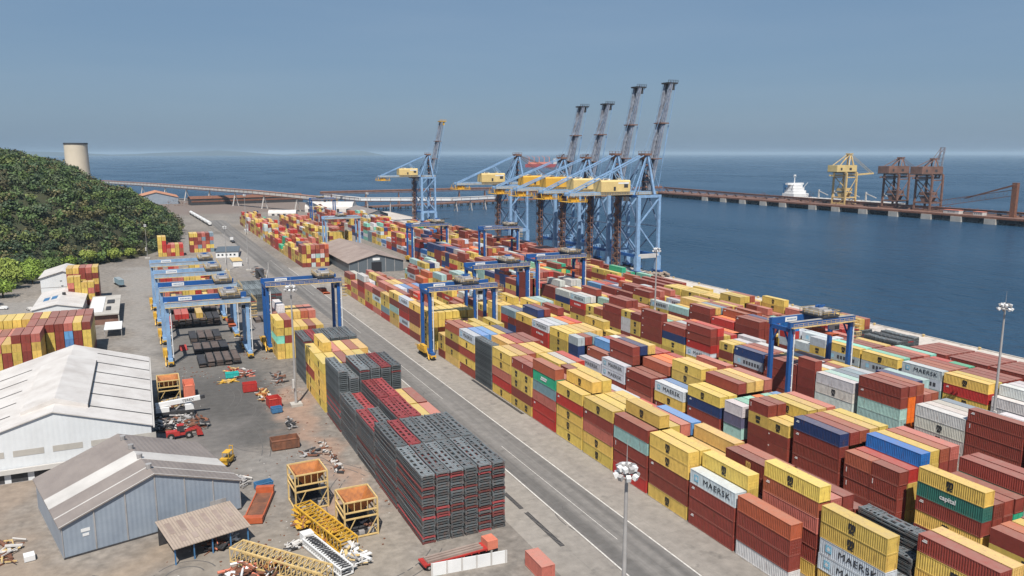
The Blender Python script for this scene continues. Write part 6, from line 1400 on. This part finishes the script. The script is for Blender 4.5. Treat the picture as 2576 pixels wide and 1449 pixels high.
# bright trees at the foot: one thing each
M['bark'] = mat('bark', (0.12, 0.09, 0.065), 0.9, var=.3)
spots = [(-63, 437, 6.5), (-72, 452, 7.5), (-62, 463, 6.5), (-82, 440, 7.5), (-55, 478, 6), (-67, 480, 8), (-80, 470, 8), (-94, 455, 8), (-58, 497, 6.5), (-73, 500, 8), (-50, 512, 6), (-62, 518, 7), (-42, 527, 6), (-52, 536, 6.5), (-32, 541, 5.5), (-90, 490, 8), (-38, 550, 6), (-105, 472, 8), (-76, 420, 7), (-92, 425, 7.5), (-66, 414, 5.5), (-27, 548, 5), (-18, 553, 5.5), (-46, 542, 6.5), (-60, 532, 7), (-9, 566, 4.5), (-70, 515, 8), (-30, 558, 6), (-84, 505, 8)]
protos = []
for k, (x, y, rad) in enumerate(spots):
    if k < 4:
        rr = random.Random(200 + k); t = empty('broadleaf_tree', (x, y, 0)); V, F, K = [], [], []
        gcol = [(0.17, 0.25, 0.04), (0.13, 0.20, 0.04), (0.20, 0.25, 0.05), (0.09, 0.14, 0.035)][k]
        crown(rr, 0, 0, 7.0, 7.0, .75, 1500, .62, gcol, V, F, K, 11); leafobj('crown', V, F, K, t)
        b = MB(); b.cyl((0, 0, 0), (.2, .1, 4.5), .5, .3, n=8)
        for q in range(5): a = q * 1.26 + rr.random(); b.cyl((.2, .1, 3.4 + q * .3), (3.6 * math.cos(a), 3.6 * math.sin(a), 7.6 + rr.random()), .22, .07, n=6)
        b.build('trunk', M['bark'], t); protos.append(t)
    else: t = copy_tree(protos[k % 4 if k % 5 else (k + 1) % 4]); t.location = (x, y, 0)
    s_ = rad / 7.0; t.scale = (s_, s_, s_ * (1 + .1 * ((k * 7) % 3 - 1))); t.rotation_euler = (0, 0, k * 1.3)
order = sorted([o for o in bpy.data.objects if o.name.startswith('broadleaf_tree')], key=lambda o: o.location.x / o.location.y)
for i, o in enumerate(order): tag(o, '%s broadleaf tree at the foot of the hill, %s from the left edge' % ('sunlit green', ORD[i]), 'tree', 'sunlit trees along the foot of the hill')
# weeds: rough grass in the bottom left corner, and along the road verge near the shed
r = random.Random(12); V, F, K = [], [], []
for q in range(5200):
    x = r.uniform(-34, -14); y = r.uniform(116, 134)
    if (x + 34) * .75 + (y - 116) * 1.0 > 15.5: continue
    h = r.uniform(.25, .7); a = r.uniform(0, 3.14); dx, dy = math.cos(a) * .16, math.sin(a) * .16; i = len(V); V += [(x - dx, y - dy, 0), (x + dx, y + dy, 0), (x + dx * .4 + r.uniform(-.2, .2), y + dy * .4, h), (x - dx * .4, y - dy * .4, h)]; F.append((i, i+1, i+2, i+3)); v = r.uniform(.7, 1.3); K += [(.10 * v, .13 * v, .035 * v, 1)] * 4
o = leafobj('grass', V, F, K); tag(o, 'rough green grass in the bottom left corner', 'grass', None, 'stuff')
# rubber marks swept by turning vehicles
m_t = mat('rubber_marks', (0.105, 0.10, 0.098), .9, var=.1, scale=1.0); r = random.Random(61); b = MB()
def arc(cx, cy, rad, a0, a1, w_):
    n_ = 22
    for q in range(n_):
        if r.random() < .12: continue
        t0 = a0 + (a1 - a0) * q / n_; t1 = a0 + (a1 - a0) * (q + 1) / n_
        b.quad((cx + rad * math.cos(t0), cy + rad * math.sin(t0), .011), (cx + (rad + w_) * math.cos(t0), cy + (rad + w_) * math.sin(t0), .011), (cx + (rad + w_) * math.cos(t1), cy + (rad + w_) * math.sin(t1), .011), (cx + rad * math.cos(t1), cy + rad * math.sin(t1), .011))
for (cx, cy, rad, a0, a1) in ((2, 129.5, 3.0, 0.2, 5.0), (20, 165, 14, -.4, .9), (8, 215, 16, -.8, .4), (18, 150, 22, .3, 1.2), (26, 190, 9, 2.6, 4.4), (-20, 125, 12, -.6, .9), (5, 300, 20, 2.7, 3.8), (52, 255, 11, 2.0, 3.4), (28, 130, 16, -1.5, -.6), (-10, 230, 30, -.5, .3), (-30, 190, 52, -.3, .2), (60, 140, 30, 2.5, 3.2), (-14, 330, 18, -.9, .6), (-6, 380, 12, -1.2, .5), (70, 175, 9, 3.2, 4.0), (84, 200, 16, 2.6, 3.4), (83, 120, 14, 2.7, 3.6), (64, 330, 14, -.5, .6)):
    arc(cx, cy, rad, a0, a1, .22); arc(cx, cy, rad + 1.9, a0 + .05, a1 + .03, .22)
tag(b.build('tyre_marks', m_t), kind='structure')
# loose stones, lids and offcuts strewn over the working yard
r = random.Random(17); b = MB()
LC = [(r.uniform(-4, 38), r.uniform(118, 300), r.uniform(1.0, 5)) for _ in range(34)]
for q in range(420):
    c_ = r.choice(LC); x = r.gauss(c_[0], c_[2]); y = r.gauss(c_[1], c_[2] * 1.6)
    if -17 < x < 15 and 140 < y < 172: continue
    if x < 0 and 180 < y < 252: continue
    if x < 2 and y > 250: continue
    s_ = r.uniform(.08, .3); b.beam((x, y, s_ * .3), (x + r.uniform(-1, 1) * s_ * 2, y + r.uniform(-1, 1) * s_ * 2 + .05, s_ * .35), s_, s_ * .5)
o = b.build('yard_litter', M['rust']); tag(o, 'loose stones and rusty offcuts strewn over the left yard', 'litter', None, 'stuff')
r = random.Random(18); b = MB()
for q in range(170):
    c_ = r.choice(LC); x = r.gauss(c_[0] + 2, c_[2] * 1.5); y = r.gauss(c_[1], c_[2] * 2)
    if -17 < x < 15 and 140 < y < 172 or (x < 2 and y > 178): continue
    s_ = r.uniform(.07, .2); b.beam((x, y, s_ * .3), (x + r.uniform(-1, 1) * s_ * 2, y + s_, s_ * .35), s_, s_ * .6)
o = b.build('pale_litter', M['offwhite']); tag(o, 'pale rubble and paper scattered over the left yard', 'litter', None, 'stuff')
# concrete posts and pallets left of the slate blue shed
junk_pile(-25.0, 150.0, 3.0, 9.0, .9, 34, ['offwhite', 'cream', 'rust'], 'scrap_heap', 'pale posts and boards left of the blue grey shed', 'scrap', 41)
t = empty('white_block', (-21.5, 146.5, 0), .2, 'small white block standing left of the blue grey shed', 'block'); MB().box(-.8, .8, -.9, .9, .1, 1.0).build('body', M['white'], t); MB().box(-.7, .7, -.8, .8, 0, .1).build('foot', M['dark'], t)
# far shore
me = MB(); r = random.Random(3); prof = [(0, -8)] + [(k * 700, 60 + 55 * math.sin(k * .9) + 40 * r.random()) for k in range(1, 30)] + [(21000, -8)]
me.v = [(x - 14000, 24000, z) for x, z in prof] + [(x - 14000, 27000, z) for x, z in prof]; k = len(prof); me.f = [tuple(range(k)), tuple(range(k, 2 * k))[::-1]] + [(j, j + k, j + 1 + k, j + 1) for j in range(k - 1)]
tag(me.build('hills', mat('far_shore', (0.06, 0.08, 0.07), 0.9)), kind='structure')
# ---------------------------------------------------------------- haze
HAZE = True
if HAZE:
    b = MB(); b.box(-52000, 62000, -2500, 61000, -14.0, 125.0); o = b.build('haze', None); m = bpy.data.materials.new('haze'); m.use_nodes = True; n = m.node_tree.nodes; n.clear()
    pv = n.new('ShaderNodeVolumePrincipled'); pv.inputs['Color'].default_value = (0.62, 0.82, 1.0, 1); pv.inputs['Density'].default_value = 0.00005; pv.inputs['Anisotropy'].default_value = 0.1
    out = n.new('ShaderNodeOutputMaterial'); m.node_tree.links.new(pv.outputs[0], out.inputs['Volume']); o.data.materials.append(m); tag(o, 'thin sea haze over the whole bay', 'haze', None, 'stuff')
